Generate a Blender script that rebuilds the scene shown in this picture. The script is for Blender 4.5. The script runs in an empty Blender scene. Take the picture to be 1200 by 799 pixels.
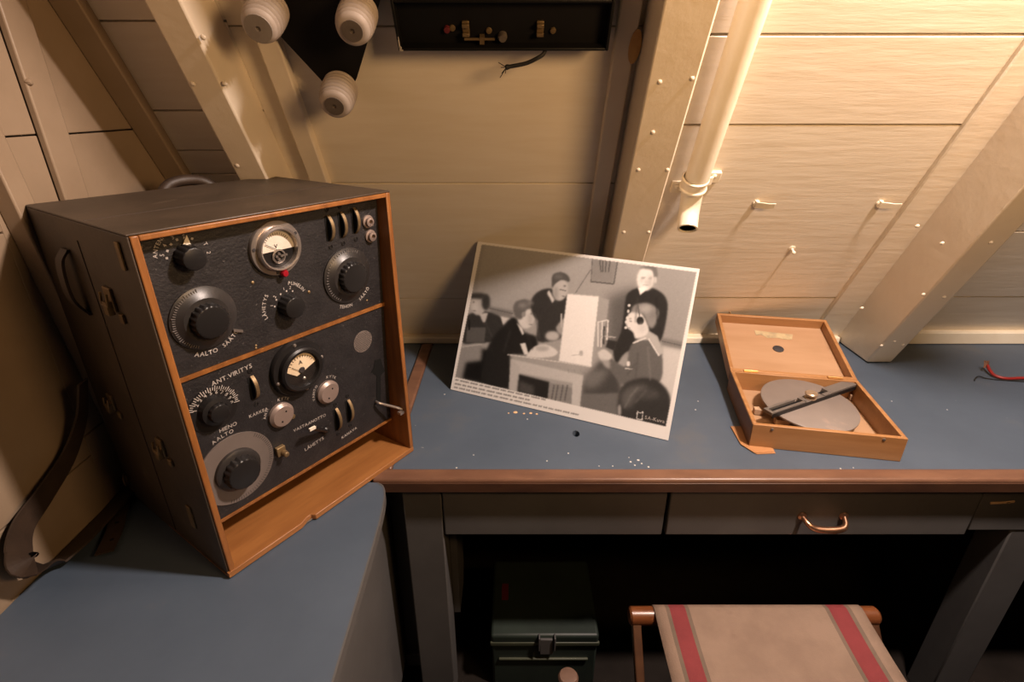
import bpy, bmesh, math, random
import numpy as np
from mathutils import Vector, Matrix
random.seed(7)
PI = math.pi
S = bpy.context.scene
COL = S.collection

# ------------------------------------------------------------------ camera geometry
F, CX, CY, HZ = 620.0, 600.0, 399.5, 120.0
PITCH = math.atan((CY - HZ) / F)
CP, SP = math.cos(PITCH), math.sin(PITCH)
CAM = Vector((0, 0, 1.45))
def ray(x, y): return Vector((x - CX, F * CP - (y - CY) * SP, -F * SP - (y - CY) * CP))
def on_plane(x, y, p0, n):
    r = ray(x, y); n = Vector(n)
    return CAM + r * ((Vector(p0) - CAM).dot(n) / r.dot(n))
def at_z(x, y, z=0.75): return on_plane(x, y, (0, 0, z), (0, 0, 1))
def at_y(x, y, Y): return on_plane(x, y, (0, Y, 0), (0, 1, 0))
def at_x(x, y, X): return on_plane(x, y, (X, 0, 0), (1, 0, 0))
def proj(P):
    d = Vector(P) - CAM; f = d.y * CP - d.z * SP; u = d.y * SP + d.z * CP
    return CX + F * d.x / f, CY - F * u / f
# the sloping hull
LEAN = math.radians(31)
H0 = Vector((0, 1.572, 0.75)); HN = Vector((0, -math.cos(LEAN), -math.sin(LEAN))); HU = Vector((0, -math.sin(LEAN), math.cos(LEAN)))
def hp(X, s, d=0.0): return Vector((X, 0, 0)) + H0 + HU * s + HN * d
def hull(x, y, d=0.0): return on_plane(x, y, H0 + HN * d, HN)
def hs(x, y, d=0.0): return (hull(x, y, d) - H0).dot(HU)

cam = bpy.data.cameras.new('camera'); cam.sensor_width = 36; cam.lens = F / 1200 * 36; cam.clip_start = 0.02
co = bpy.data.objects.new('camera', cam); COL.objects.link(co)
co.location = CAM; co.rotation_euler = (PI / 2 - PITCH, 0, 0); S.camera = co
S.view_settings.view_transform = 'Standard'; S.view_settings.look = 'None'; S.view_settings.gamma = 1
S.view_settings.use_curve_mapping = False; S.view_settings.exposure = 0.0

# ------------------------------------------------------------------ materials
MAT = {}
def mat(name, c1, c2=None, rough=0.5, metal=0.0, scale=8.0, stretch=(1, 1, 1), detail=6, bump=0.0, bscale=None,
        specks=None, speck_scale=60, speck_at=0.68, lo=0.35, hi=0.65, spec=0.5, wear=None, wear_at=0.62, wear_scale=5):
    m = bpy.data.materials.new(name); m.use_nodes = True; nt = m.node_tree; N = nt.nodes; Lk = nt.links
    b = N['Principled BSDF']; b.inputs['Roughness'].default_value = rough; b.inputs['Metallic'].default_value = metal
    b.inputs['Specular IOR Level'].default_value = spec
    tc = N.new('ShaderNodeTexCoord'); mp = N.new('ShaderNodeMapping'); mp.inputs['Scale'].default_value = stretch
    Lk.new(tc.outputs['Object'], mp.inputs['Vector'])
    def noise(sc, det=detail):
        n = N.new('ShaderNodeTexNoise'); n.inputs['Scale'].default_value = sc; n.inputs['Detail'].default_value = det
        n.inputs['Roughness'].default_value = 0.6
        Lk.new(mp.outputs['Vector'], n.inputs['Vector']); return n
    def ramp(a, pts):
        r = N.new('ShaderNodeValToRGB'); Lk.new(a, r.inputs['Fac'])
        r.color_ramp.elements[0].position = pts[0][0]; r.color_ramp.elements[0].color = (*pts[0][1], 1)
        r.color_ramp.elements[1].position = pts[1][0]; r.color_ramp.elements[1].color = (*pts[1][1], 1); return r
    c2 = c2 or tuple(min(1, v * 0.82) for v in c1)
    out = ramp(noise(scale).outputs['Fac'], [(lo, c2), (hi, c1)]).outputs['Color']
    def over(col, fac, c):
        mx = N.new('ShaderNodeMix'); mx.data_type = 'RGBA'; Lk.new(fac, mx.inputs[0]); Lk.new(col, mx.inputs[6]); mx.inputs[7].default_value = (*c, 1)
        return mx.outputs[2]
    if wear:
        f = ramp(noise(wear_scale, 10).outputs['Fac'], [(wear_at, (0, 0, 0)), (wear_at + 0.1, (1, 1, 1))]); out = over(out, f.outputs['Color'], wear)
    if specks:
        n = noise(speck_scale, 2); f = ramp(n.outputs['Fac'], [(speck_at, (0, 0, 0)), (speck_at + 0.03, (1, 1, 1))]); out = over(out, f.outputs['Color'], specks)
    Lk.new(out, b.inputs['Base Color'])
    if bump:
        bp = N.new('ShaderNodeBump'); bp.inputs['Strength'].default_value = bump; bp.inputs['Distance'].default_value = 0.004
        Lk.new(noise(bscale or scale * 2).outputs['Fac'], bp.inputs['Height']); Lk.new(bp.outputs['Normal'], b.inputs['Normal'])
    MAT[name] = m; return m
mat('cream_planks', (.78, .70, .58), (.74, .65, .52), .42, scale=6, stretch=(1, 8, 8), detail=12, bump=.20, bscale=8, wear=(.62, .44, .28), wear_at=.74)
mat('cream_paint', (.76, .67, .54), (.71, .61, .48), .4, scale=6, bump=.22, bscale=26, wear=(.60, .38, .18), wear_at=.70)
mat('cream_smooth', (.80, .72, .57), (.75, .66, .50), .32, scale=14, bump=.15, bscale=40)
mat('left_paint', (.28, .205, .138), (.24, .172, .112), .42, scale=6, bump=.2, bscale=30, wear=(.20, .13, .075), wear_at=.70)
mat('gap_black', (.012, .010, .008), rough=.9)
mat('blue_top', (.068, .092, .126), (.056, .077, .107), .50, scale=5, bump=.06, bscale=60, specks=(.3, .29, .28), speck_scale=55, speck_at=.775, wear=(.085, .098, .118), wear_at=.6)
mat('grey_paint', (.095, .090, .086), (.078, .073, .070), .55, scale=7, bump=.08, bscale=40, specks=(.35, .33, .3), speck_scale=60, speck_at=.79)
mat('brown_lino', (.17, .085, .05), (.12, .058, .035), .38, scale=9, stretch=(1, 3, 3), bump=.06, specks=(.5, .42, .35), speck_scale=50, speck_at=.78)
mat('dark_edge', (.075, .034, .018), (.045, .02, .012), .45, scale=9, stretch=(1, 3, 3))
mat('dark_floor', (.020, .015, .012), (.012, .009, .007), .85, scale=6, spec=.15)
mat('case_brown', (.064, .045, .030), (.042, .030, .020), .5, scale=9, bump=.12, bscale=70, wear=(.13, .095, .065), wear_at=.66, wear_scale=7)
mat('liner_wood', (.28, .108, .026), (.17, .06, .014), .42, scale=7, stretch=(8, 8, 1), bump=.08, bscale=18, wear=(.10, .034, .010), wear_at=.66, wear_scale=5)
mat('ledge_wood', (.30, .125, .036), (.22, .085, .023), .42, scale=6, stretch=(1, 8, 8), bump=.06, bscale=14, wear=(.13, .05, .015), wear_at=.70, wear_scale=5)
mat('black_crackle', (.019, .017, .018), (.011, .010, .011), .48, scale=30, bump=.35, bscale=220, specks=(.08, .074, .07), speck_scale=190, speck_at=.70)
mat('black_plastic', (.014, .013, .013), (.010, .009, .009), .38, scale=12, bump=.03, spec=.35)
mat('knob_dial', (.032, .028, .027), (.020, .018, .017), .38, scale=10, wear=(.07, .05, .04), wear_at=.62)
mat('matt_black', (.006, .006, .006), rough=.85, spec=.2)
mat('steel', (.52, .46, .42), (.40, .35, .31), .34, metal=.85, scale=14, bump=.05)
mat('silver_dial', (.19, .158, .142), (.15, .124, .11), .45, metal=.25, scale=10, wear=(.17, .09, .07), wear_at=.62)
mat('pink_steel', (.33, .255, .225), (.26, .20, .17), .4, metal=.45, scale=16)
mat('brass', (.60, .36, .15), (.42, .24, .09), .36, metal=.9, scale=20)
mat('pale_brass', (.56, .43, .31), (.42, .31, .21), .34, metal=.7, scale=20)
mat('old_brass', (.26, .18, .09), (.15, .10, .05), .5, metal=.6, scale=20)
mat('copper', (.72, .40, .25), (.45, .22, .12), .28, metal=.95, scale=24)
mat('dial_cream', (.80, .68, .50), (.66, .50, .32), .55, scale=10)
mat('dial_white', (.75, .69, .62), (.62, .55, .46), .5, scale=12)
mat('letter_white', (.46, .42, .39), (.30, .27, .25), .6, scale=60)
mat('letter_dim', (.18, .16, .15), (.10, .09, .085), .6, scale=60)
mat('red_plastic', (.30, .008, .018), rough=.3)
mat('ivory', (.9, .82, .68), rough=.35)
mat('board_white', (.82, .80, .78), (.79, .77, .75), .45, scale=3)
mat('box_wood', (.36, .18, .07), (.28, .13, .045), .42, scale=4, stretch=(1, 9, 9), bump=.05, bscale=10, wear=(.22, .095, .035), wear_at=.66, wear_scale=4)
mat('box_inner', (.40, .245, .14), (.345, .20, .105), .5, scale=4, stretch=(1, 6, 6), bump=.04)
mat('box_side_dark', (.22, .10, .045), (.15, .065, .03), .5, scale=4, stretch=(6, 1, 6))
mat('felt_tan', (.40, .27, .17), (.34, .21, .12), .85, scale=20)
mat('disc_grey', (.20, .168, .148), (.165, .135, .118), .5, scale=6, bump=.03, wear=(.33, .24, .19), wear_at=.62)
mat('arm_grey', (.17, .145, .128), (.12, .105, .094), .45, metal=.2, scale=12)
mat('paper_old', (.46, .36, .2), (.30, .235, .14), .8, scale=60)
mat('magnet_black', (.028, .024, .026), rough=.7)
mat('scrap_wood', (.38, .18, .07), (.28, .12, .042), .6, scale=8)
mat('wire_red', (.30, .022, .018), (.22, .015, .012), .42, scale=30)
mat('wire_black', (.012, .011, .010), rough=.65)
mat('strand_copper', (.24, .11, .06), rough=.5, metal=.4)
mat('leather', (.038, .022, .013), (.022, .013, .008), .55, scale=18, bump=.2, bscale=60)
mat('ceramic', (.46, .39, .345), (.37, .31, .265), .55, scale=10, bump=.08, bscale=60)
mat('core_metal', (.20, .165, .135), (.13, .105, .085), .5, metal=.5, scale=20)
mat('core_light', (.36, .32, .28), (.28, .24, .21), .5, metal=.4, scale=20)
mat('black_board', (.007, .0065, .007), (.005, .005, .005), .5, scale=10, spec=.2)
mat('scrape_white', (.55, .5, .44), rough=.7)
mat('case_green', (.022, .032, .024), (.016, .023, .018), .5, scale=9, bump=.1)
mat('edge_green', (.07, .075, .045), (.05, .055, .035), .5, scale=9)
mat('red_mark', (.12, .012, .016), rough=.5)
mat('stool_wood', (.19, .062, .02), (.12, .036, .012), .3, scale=6, stretch=(1, 8, 8))
mat('stool_leg_wood', (.085, .036, .015), (.055, .022, .01), .4, scale=6, stretch=(8, 8, 1))
mat('canvas', (.235, .16, .115), (.195, .13, .092), .85, scale=14, bump=.25, bscale=320, wear=(.18, .115, .08), wear_at=.63, wear_scale=9)
mat('canvas_red', (.19, .026, .028), (.155, .02, .022), .85, scale=14, bump=.25, bscale=320)
mat('canvas_grey', (.15, .105, .075), (.11, .08, .055), .85, scale=14, bump=.25, bscale=320)
mat('peg_wood', (.16, .09, .06), (.11, .06, .04), .5, scale=10)
mat('rust_patch', (.62, .36, .12), (.52, .28, .09), .6, scale=30)
mat('chip_wood', (.70, .45, .24), (.60, .38, .2), .7, scale=40)
mat('paint_chip', (.62, .60, .57), rough=.6)
g = bpy.data.materials.new('meter_glass'); g.use_nodes = True; nt = g.node_tree; nt.nodes.clear()
o_ = nt.nodes.new('ShaderNodeOutputMaterial'); t_ = nt.nodes.new('ShaderNodeBsdfTransparent'); gl = nt.nodes.new('ShaderNodeBsdfGlossy'); gl.inputs['Roughness'].default_value = .05
fr = nt.nodes.new('ShaderNodeFresnel'); fr.inputs['IOR'].default_value = 1.22; mx = nt.nodes.new('ShaderNodeMixShader')
nt.links.new(fr.outputs[0], mx.inputs[0]); nt.links.new(t_.outputs[0], mx.inputs[1]); nt.links.new(gl.outputs[0], mx.inputs[2]); nt.links.new(mx.outputs[0], o_.inputs[0]); MAT['glass'] = g
pm = bpy.data.materials.new('photo_print'); pm.use_nodes = True; nt = pm.node_tree
at = nt.nodes.new('ShaderNodeAttribute'); at.attribute_name = 'print_tone'; bs = nt.nodes['Principled BSDF']; bs.inputs['Roughness'].default_value = .42
nt.links.new(at.outputs['Color'], bs.inputs['Base Color']); MAT['print'] = pm

# ------------------------------------------------------------------ object helpers
INV = {}
def thing(name, label, cat, loc=(0, 0, 0), rotz=0.0, group=None):
    o = bpy.data.objects.new(name, None); COL.objects.link(o); o.empty_display_size = .05
    o.location = loc; o.rotation_euler = (0, 0, rotz); o['label'] = label; o['category'] = cat
    if group: o['group'] = group
    INV[o.name] = (Matrix.Translation(Vector(loc)) @ Matrix.Rotation(rotz, 4, 'Z')).inverted()
    return o
def tag(o, label, cat, group=None):
    o['label'] = label; o['category'] = cat
    if group: o['group'] = group
    return o
def frame_from(z, x=(1, 0, 0)):
    z = Vector(z).normalized(); x = Vector(x)
    if abs(z.dot(x.normalized())) > .95: x = Vector((0, 1, 0))
    y = z.cross(x).normalized(); x = y.cross(z)
    return x, y, z
class B:
    def __init__(s): s.bm = bmesh.new(); s.mi = 0
    def face(s, vs):
        try:
            f = s.bm.faces.new(vs); f.material_index = s.mi; return f
        except ValueError: return None
    def hexa(s, p):
        v = [s.bm.verts.new(q) for q in p]
        for f in ((3, 2, 1, 0), (4, 5, 6, 7), (0, 1, 5, 4), (1, 2, 6, 5), (2, 3, 7, 6), (3, 0, 4, 7)): s.face([v[i] for i in f])
        return s
    def box(s, x0, x1, y0, y1, z0, z1):
        return s.hexa([(x0, y0, z0), (x1, y0, z0), (x1, y1, z0), (x0, y1, z0), (x0, y0, z1), (x1, y0, z1), (x1, y1, z1), (x0, y1, z1)])
    def obox(s, c, ax, ay, az):
        c, ax, ay, az = map(Vector, (c, ax, ay, az))
        return s.hexa([c - ax - ay - az, c + ax - ay - az, c + ax + ay - az, c - ax + ay - az, c - ax - ay + az, c + ax - ay + az, c + ax + ay + az, c - ax + ay + az])
    def lathe(s, o, axis, prof, n=32, xref=(1, 0, 0)):
        x, y, z = frame_from(axis, xref); o = Vector(o); rings = []
        for r, h in prof:
            if r < 1e-6: rings.append([s.bm.verts.new(o + z * h)])
            else: rings.append([s.bm.verts.new(o + z * h + (x * math.cos(2 * PI * k / n) + y * math.sin(2 * PI * k / n)) * r) for k in range(n)])
        for a, b in zip(rings, rings[1:]):
            for k in range(n):
                k2 = (k + 1) % n
                if len(a) == 1 and len(b) == 1: continue
                if len(a) == 1: s.face([a[0], b[k], b[k2]])
                elif len(b) == 1: s.face([a[k], b[0], a[k2]])
                else: s.face([a[k], b[k], b[k2], a[k2]])
        return s
    def cyl(s, o, axis, r, h, n=24, r2=None):
        r2 = r if r2 is None else r2
        return s.lathe(o, axis, [(0, 0), (r, 0), (r2, h), (0, h)], n)
    def tube(s, pts, r, n=10, cap=True):
        pts = [Vector(p) for p in pts]; rs = r if isinstance(r, (list, tuple)) else [r] * len(pts); rings = []; px = None
        for i, p in enumerate(pts):
            t = (pts[min(i + 1, len(pts) - 1)] - pts[max(i - 1, 0)]).normalized()
            if px is None: x, y, _ = frame_from(t)
            else:
                x = (px - t * px.dot(t)).normalized(); y = t.cross(x)
            px = x
            rings.append([s.bm.verts.new(p + (x * math.cos(2 * PI * k / n) + y * math.sin(2 * PI * k / n)) * rs[i]) for k in range(n)])
        for a, b in zip(rings, rings[1:]):
            for k in range(n): s.face([a[k], a[(k + 1) % n], b[(k + 1) % n], b[k]])
        if cap: s.face(rings[0][::-1]); s.face(rings[-1])
        return s
    def prism(s, pts, vec):
        vec = Vector(vec); a = [s.bm.verts.new(Vector(p)) for p in pts]; b = [s.bm.verts.new(Vector(p) + vec) for p in pts]; n = len(pts)
        s.face(a[::-1]); s.face(b)
        for k in range(n): s.face([a[k], a[(k + 1) % n], b[(k + 1) % n], b[k]])
        return s
    def ribbon(s, pts, wv, nv, thick):
        """strap: pts centre line, wv(i) half-width vector, nv(i) thickness direction"""
        R = []
        for i, p in enumerate(pts):
            p = Vector(p); w = Vector(wv[i]); n_ = Vector(nv[i]) * thick / 2
            R.append([s.bm.verts.new(q) for q in (p - w - n_, p + w - n_, p + w + n_, p - w + n_)])
        for a, b in zip(R, R[1:]):
            for k in range(4): s.face([a[k], a[(k + 1) % 4], b[(k + 1) % 4], b[k]])
        s.face(R[0][::-1]); s.face(R[-1]); return s
    def dome(s, c, nrm, r, h=None, n=8):
        h = h or r * .6
        return s.lathe(c, nrm, [(r, -r * .3), (r * .95, h * .3), (r * .6, h * .8), (0, h)], n)
    def out(s, name, m, parent=None, bevel=0, smooth=True, local=False, seg=2, angle=35):
        bm = s.bm; bmesh.ops.recalc_face_normals(bm, faces=bm.faces)
        root = parent
        while root is not None and root.parent is not None: root = root.parent
        if root is not None and not local: bm.transform(INV[root.name])
        me = bpy.data.meshes.new(name); bm.to_mesh(me); bm.free()
        for k in (m if isinstance(m, (list, tuple)) else [m]): me.materials.append(MAT[k])
        if smooth:
            me.shade_smooth(); me.set_sharp_from_angle(angle=math.radians(angle))
        o = bpy.data.objects.new(name, me); COL.objects.link(o)
        if parent is not None: o.parent = parent
        else: INV[o.name] = Matrix.Identity(4)
        if bevel:
            b = o.modifiers.new('bevel', 'BEVEL'); b.width = bevel; b.segments = seg; b.limit_method = 'ANGLE'; b.angle_limit = math.radians(40)
        return o
def each(b, name, m, parent, **kw):
    """every loose piece of the mesh becomes a part of its own"""
    bm = b.bm; bm.verts.index_update(); seen = set(); outs = []
    for v in list(bm.verts):
        if v in seen: continue
        st, isl = [v], []
        seen.add(v)
        while st:
            x = st.pop(); isl.append(x)
            for e in x.link_edges:
                y = e.other_vert(x)
                if y not in seen: seen.add(y); st.append(y)
        nb = B(); mp = {x: nb.bm.verts.new(x.co) for x in isl}
        for f_ in {f_ for x in isl for f_ in x.link_faces}: nb.face([mp[x] for x in f_.verts])
        outs.append(nb.out(name, m, parent, **kw))
    bm.free(); return outs
def struct(o): o['kind'] = 'structure'; return o
def label(o, t): o['label'] = t; return o
def spline(pts, n=8):
    P = [Vector(p) for p in pts]; P = [P[0] * 2 - P[1]] + P + [P[-1] * 2 - P[-2]]; out = []
    for i in range(1, len(P) - 2):
        a, b, c, d = P[i - 1:i + 3]
        for k in range(n):
            t = k / n
            out.append(.5 * (2 * b + (c - a) * t + (2 * a - 5 * b + 4 * c - d) * t * t + (3 * b - a - 3 * c + d) * t ** 3))
    return out + [P[-2]]
GL = {}
def glyph(ch):
    if ch not in GL:
        cu = bpy.data.curves.new('glyph', 'FONT'); cu.body = ch; cu.size = 1; cu.resolution_u = 2; cu.offset = .012
        ob = bpy.data.objects.new('glyph', cu); COL.objects.link(ob)
        dg = bpy.context.evaluated_depsgraph_get(); dg.update(); me = bpy.data.meshes.new_from_object(ob.evaluated_get(dg))
        vs = [tuple(v.co) for v in me.vertices]; fs = [tuple(p.vertices) for p in me.polygons]
        bpy.data.objects.remove(ob); bpy.data.curves.remove(cu); bpy.data.meshes.remove(me)
        xs = [v[0] for v in vs] or [0, .3]
        GL[ch] = (vs, fs, min(xs), max(xs))
    return GL[ch]
def write(b, text, size, fn, gap=.12, wide=1.0):
    """fn(t, up) -> 3-D point; t runs along the line in metres from its middle, up from the baseline"""
    ws = [(.3 if c == ' ' else glyph(c)[3] - glyph(c)[2]) + gap for c in text]; tot = sum(ws) * size * wide; t = -tot / 2
    for c, w in zip(text, ws):
        if c != ' ':
            vs, fs, x0, x1 = glyph(c); tc_ = t + (w - gap) * size * wide / 2
            V = [b.bm.verts.new(fn(tc_, (v[0] - (x0 + x1) / 2) * size * wide, v[1] * size)) for v in vs]
            for f in fs: b.face([V[i] for i in f])
        t += w * size * wide
def flat(o, u, v):
    o, u, v = Vector(o), Vector(u), Vector(v)
    return lambda t, dx, dy: o + u * (t + dx) + v * dy

# ------------------------------------------------------------------ the setting
struct(B().box(-1.0, 2.2, -.6, 1.7, -.04, 0).out('floor', 'dark_floor', smooth=False))
SB, ST = -.03, 1.75
def board(b, x0, x1, s0, s1, d=0.0, th=.02): b.hexa([hp(x0, s0, d - th), hp(x1, s0, d - th), hp(x1, s0, d), hp(x0, s0, d), hp(x0, s1, d - th), hp(x1, s1, d - th), hp(x1, s1, d), hp(x0, s1, d)])
b = B()
def bay(x0, x1, seams, gap=.0035):
    e = [SB] + seams + [ST]
    for k, (a, c) in enumerate(zip(e, e[1:])):
        g0 = gap if k else 0
        board(b, x0, x1, a + g0 / 2, c - gap / 2, d=random.uniform(-.0012, .0008))
bay(-.80, -.50, [hs(230, 204), hs(220, 176.5), hs(205, 130), hs(170, 25), 1.2])
bay(-.50, .262, [hs(600, 350), hs(600, 215), hs(600, 31), 1.18], .0028)
bay(.262, 1.0, [hs(900, 349), hs(900, 146.5), hs(900, 41), 1.2], .005)
bay(1.0, 2.2, [hs(1150, 347.5), .47, .75, .98, 1.2])
board(b, -.8, 2.2, SB, ST, d=-.022, th=.01)
wb = struct(b.out('wall_back', 'cream_planks', bevel=.0012, smooth=False))
# below the desk the planking runs down, coloured near black for the under-desk shade
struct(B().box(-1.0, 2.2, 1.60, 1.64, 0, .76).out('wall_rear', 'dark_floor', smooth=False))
b = B(); b.box(-.765, 1.04, 1.530, 1.60, .7505, .772); b.box(1.125, 2.2, 1.526, 1.60, .7505, .790)
struct(b.out('baseboard_back', 'cream_smooth', bevel=.003))
# ribs of the hull: hexahedra standing off the planking
def rib(name, base_l, base_r, top_l, top_r, d, s0, s1, nails, m='cream_paint', foot=None):
    b = B()
    def P(x, s, dd): return hp(x, s, dd)
    f0 = foot if foot is not None else s0
    b.hexa([P(base_l, s0, -.005), P(base_r, s0, -.005), P(base_r, f0, d), P(base_l, f0, d), P(top_l, s1, -.005), P(top_r, s1, -.005), P(top_r, s1, d), P(top_l, s1, d)])
    o = struct(b.out(name, m, bevel=.004))
    b = B()
    for (x, y) in nails:
        p = hull(x, y, d); b.dome(p, HN, .0045, .003)
    if nails:
        each(b, 'nail_head', m, o)
    return o
D1 = .11
def rx(px, py, d): return hull(px, py, d).x
# foot of a rib meets the desk top (z = .752): s where hp(.., s, d).z = .752
def foot(d): return (.7525 - .75 + d * math.sin(LEAN)) / math.cos(LEAN)
rib('trim_1', rx(720, 300, D1), rx(755, 305, D1), rx(772, 0, D1), rx(845, 0, D1), D1, foot(-.005), 1.7, [(773, 96), (811, 92), (748, 199), (782, 199), (731, 272), (760, 272), (765, 155)], foot=foot(D1))
rib('trim_2', rx(284, 210, .10), rx(321, 208, .10), rx(164, 0, .10), rx(205, 0, .10), .10, foot(-.005), 1.4, [(226, 98), (263, 98), (278, 194), (238, 44)], foot=foot(.10))
rib('trim_3', 1.045, 1.118, .955, 1.02, .15, foot(-.005), 1.4, [(1075, 265), (1104, 285), (1161, 284), (1082, 345), (1106, 348), (1033, 405), (1048, 400), (1058, 404), (1010, 361)], foot=foot(.15))
def batten(name, x0, x1, xt0, xt1, d, s0=.02, s1=1.4, m='cream_paint'):
    b = B(); b.hexa([hp(x0, s0, -.003), hp(x1, s0, -.003), hp(x1, s0, d), hp(x0, s0, d), hp(xt0, s1, -.003), hp(xt1, s1, -.003), hp(xt1, s1, d), hp(xt0, s1, d)])
    return struct(b.out(name, m, bevel=.003))
batten('trim_4', -.452, -.413, -.452, -.413, .022)
batten('trim_5', .192, .228, .178, .215, .02)
b = B(); c = hull(744, 55, .0212); b.lathe(c, HN, [(0, 0), (.011, 0), (.010, .0006), (0, .0008)], 14)
for v in b.bm.verts: v.co += HU * ((v.co - c).dot(HU) * 1.8)
b.out('knot_stain', 'rust_patch', bpy.data.objects['trim_5'])
b = B(); c = hull(336, 78, .001); b.lathe(c, HN, [(0, 0), (.008, 0), (.007, .0006), (0, .0008)], 14)
for v in b.bm.verts: v.co += HU * ((v.co - c).dot(HU) * 2.6)
b.out('knot_stain', 'rust_patch', wb)
batten('trim_6', .955, 1.06, .90, .965, .012, m='cream_planks')
batten('trim_7', -.772, -.722, -.772, -.722, .022, m='left_paint')
# left bulkhead
LW = -.772
b = B()
def lboard(y0, y1, z0, z1, d=0.0): b.box(LW - .03, LW + d, y0, y1, z0, z1)
for y0, y1, zs in ((.93, 1.62, [0, .77, 1.06, 1.4, 2.0]), (.80, .9205, [0, .9, 1.402, 2.0]), (-.2, .80, [0, .86, 1.27, 2.0])):
    for a, c in zip(zs, zs[1:]): lboard(y0, y1, a + .0013, c - .0013)
b.box(LW - .05, LW - .032, -.2, 1.62, 0, 2.0)
struct(b.out('wall_left', 'left_paint', bevel=.0015, smooth=False))
b = B(); b.box(LW - .001, LW + .012, .921, .975, .752, 2.0); struct(b.out('trim_8', 'left_paint', bevel=.003))
b = B(); b.hexa([(LW, .862, .752), (LW + .03, .862, .752), (LW + .03, .898, .752), (LW, .898, .752), (LW, .79, 1.45), (LW + .03, .79, 1.45), (LW + .03, .826, 1.45), (LW, .826, 1.45)])
struct(b.out('trim_9', 'left_paint', bevel=.003))
b = B(); b.dome(at_x(34, 96, LW + .012), (1, 0, 0), .006, .005); each(b, 'nail_head', 'left_paint', bpy.data.objects['trim_8'])

# ------------------------------------------------------------------ desk with drawers
desk = thing('desk', 'blue topped desk with brown edging and a copper drawer pull along the planked wall', 'desk', (.7, 1.2, 0))
DX1 = 1.78
b = B()
# top board with a small drilled cable hole
hole = at_z(675, 508); nseg = 16; hr = .0085
outer = [(-.25, .897), (DX1, .897), (DX1, 1.575), (-.25, 1.575)]
ring_t, ring_b = [], []
for k in range(nseg):
    a = 2 * PI * k / nseg + PI / 4
    p = (hole.x + hr * math.cos(a), hole.y + hr * 1.5 * math.sin(a))
    ring_t.append(b.bm.verts.new((*p, .75))); ring_b.append(b.bm.verts.new((*p, .728)))
ot = [b.bm.verts.new((*p, .75)) for p in outer]; ob_ = [b.bm.verts.new((*p, .728)) for p in outer]
# corners in ring order: 45deg->(+,+) = index 2, 135->3, 225->0, 315->1
cor = [2, 3, 0, 1]
for q in range(4):
    i0 = q * nseg // 4; i1 = (q + 1) * nseg // 4; A = cor[q]; Bc = cor[(q + 1) % 4]
    idx = [i % nseg for i in range(i0, i1 + 1)]
    b.face([ot[A], ot[Bc]] + [ring_t[i] for i in reversed(idx)]); b.face([ob_[A], ob_[Bc]] + [ring_b[i] for i in reversed(idx)])
for k in range(nseg): b.face([ring_t[k], ring_t[(k + 1) % nseg], ring_b[(k + 1) % nseg], ring_b[k]])
for k in range(4): b.face([ot[k], ot[(k + 1) % 4], ob_[(k + 1) % 4], ob_[k]])
b.out('desk_top', 'blue_top', desk, smooth=False)
b = B(); b.box(-.285, DX1, .862, .899, .722, .7535); b.box(-.287, -.251, .899, 1.527, .722, .7535)
b.out('edge_moulding', 'brown_lino', desk, bevel=.006, seg=3)
b = B(); b.box(-.284, DX1, .8595, .8618, .7225, .745); b.out('edge_front', 'dark_edge', desk, bevel=.0008)  # dark brown front strip, its colour deepened to stand in for weaker frontal light
b = B()
for k in range(9): b.dome((-.2 + k * .16, .862, .737), (0, -1, 0), .0028, .0012)
each(b, 'edge_screw', 'old_brass', desk)
b = B(); b.box(-.235, DX1, .905, .92, .575 + .06, .722)
b.out('apron', 'grey_paint', desk, bevel=.002)
b = B(); b.box(-.147, .327, .880, .900, .588, .7215); b.out('drawer', 'grey_paint', desk, bevel=.003)
b = B(); b.box(.334, .990, .880, .900, .588, .7215); dr = b.out('drawer', 'grey_paint', desk, bevel=.003)
h0, h1 = at_y(940, 606, .878), at_y(989, 606, .878)
b = B()
pts = spline([h0 + Vector((0, 0, .002)), h0 + Vector((.006, -.016, -.004)), h0 + Vector((.020, -.022, -.011)), (h0 + h1) / 2 + Vector((0, -.024, -.013)), h1 + Vector((-.016, -.023, -.011)), h1 + Vector((-.004, -.016, -.006)), h1 + Vector((0, 0, .002))], 6)
n_ = len(pts); b.tube(pts, [.0044 + .0030 * math.sin(PI * i / (n_ - 1)) for i in range(n_)], 12)
for h in (h0, h1):
    b.lathe(h + Vector((0, .002, .002)), (0, -1, 0), [(0, 0), (.010, 0), (.009, .003), (.005, .005), (0, .006)], 18)
label(b.out('drawer_pull', 'copper', dr), 'curved copper drawer pull')
b = B(); b.box(-.232, -.149, .882, .955, 0, .7215); b.out('leg', 'grey_paint', desk, bevel=.003)
b = B(); b.box(1.092, 1.18, .884, .955, 0, .655); b.out('leg', 'grey_paint', desk, bevel=.003)
b = B(); b.box(.993, 1.4, .882, .905, .60, .7215); b.out('end_rail', 'grey_paint', desk, bevel=.002)
b = B(); b.prism([(-.149, .958, .70), (-.149, 1.08, .70), (-.149, 1.08, .30), (-.149, 1.05, .25), (-.149, .958, .25)], (.016, 0, 0)); b.out('side_panel', 'grey_paint', desk)
b = B(); b.box(-.133, -.129, .985, 1.0, .575, .62); b.out('catch_plate', 'old_brass', desk, bevel=.001)
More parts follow.
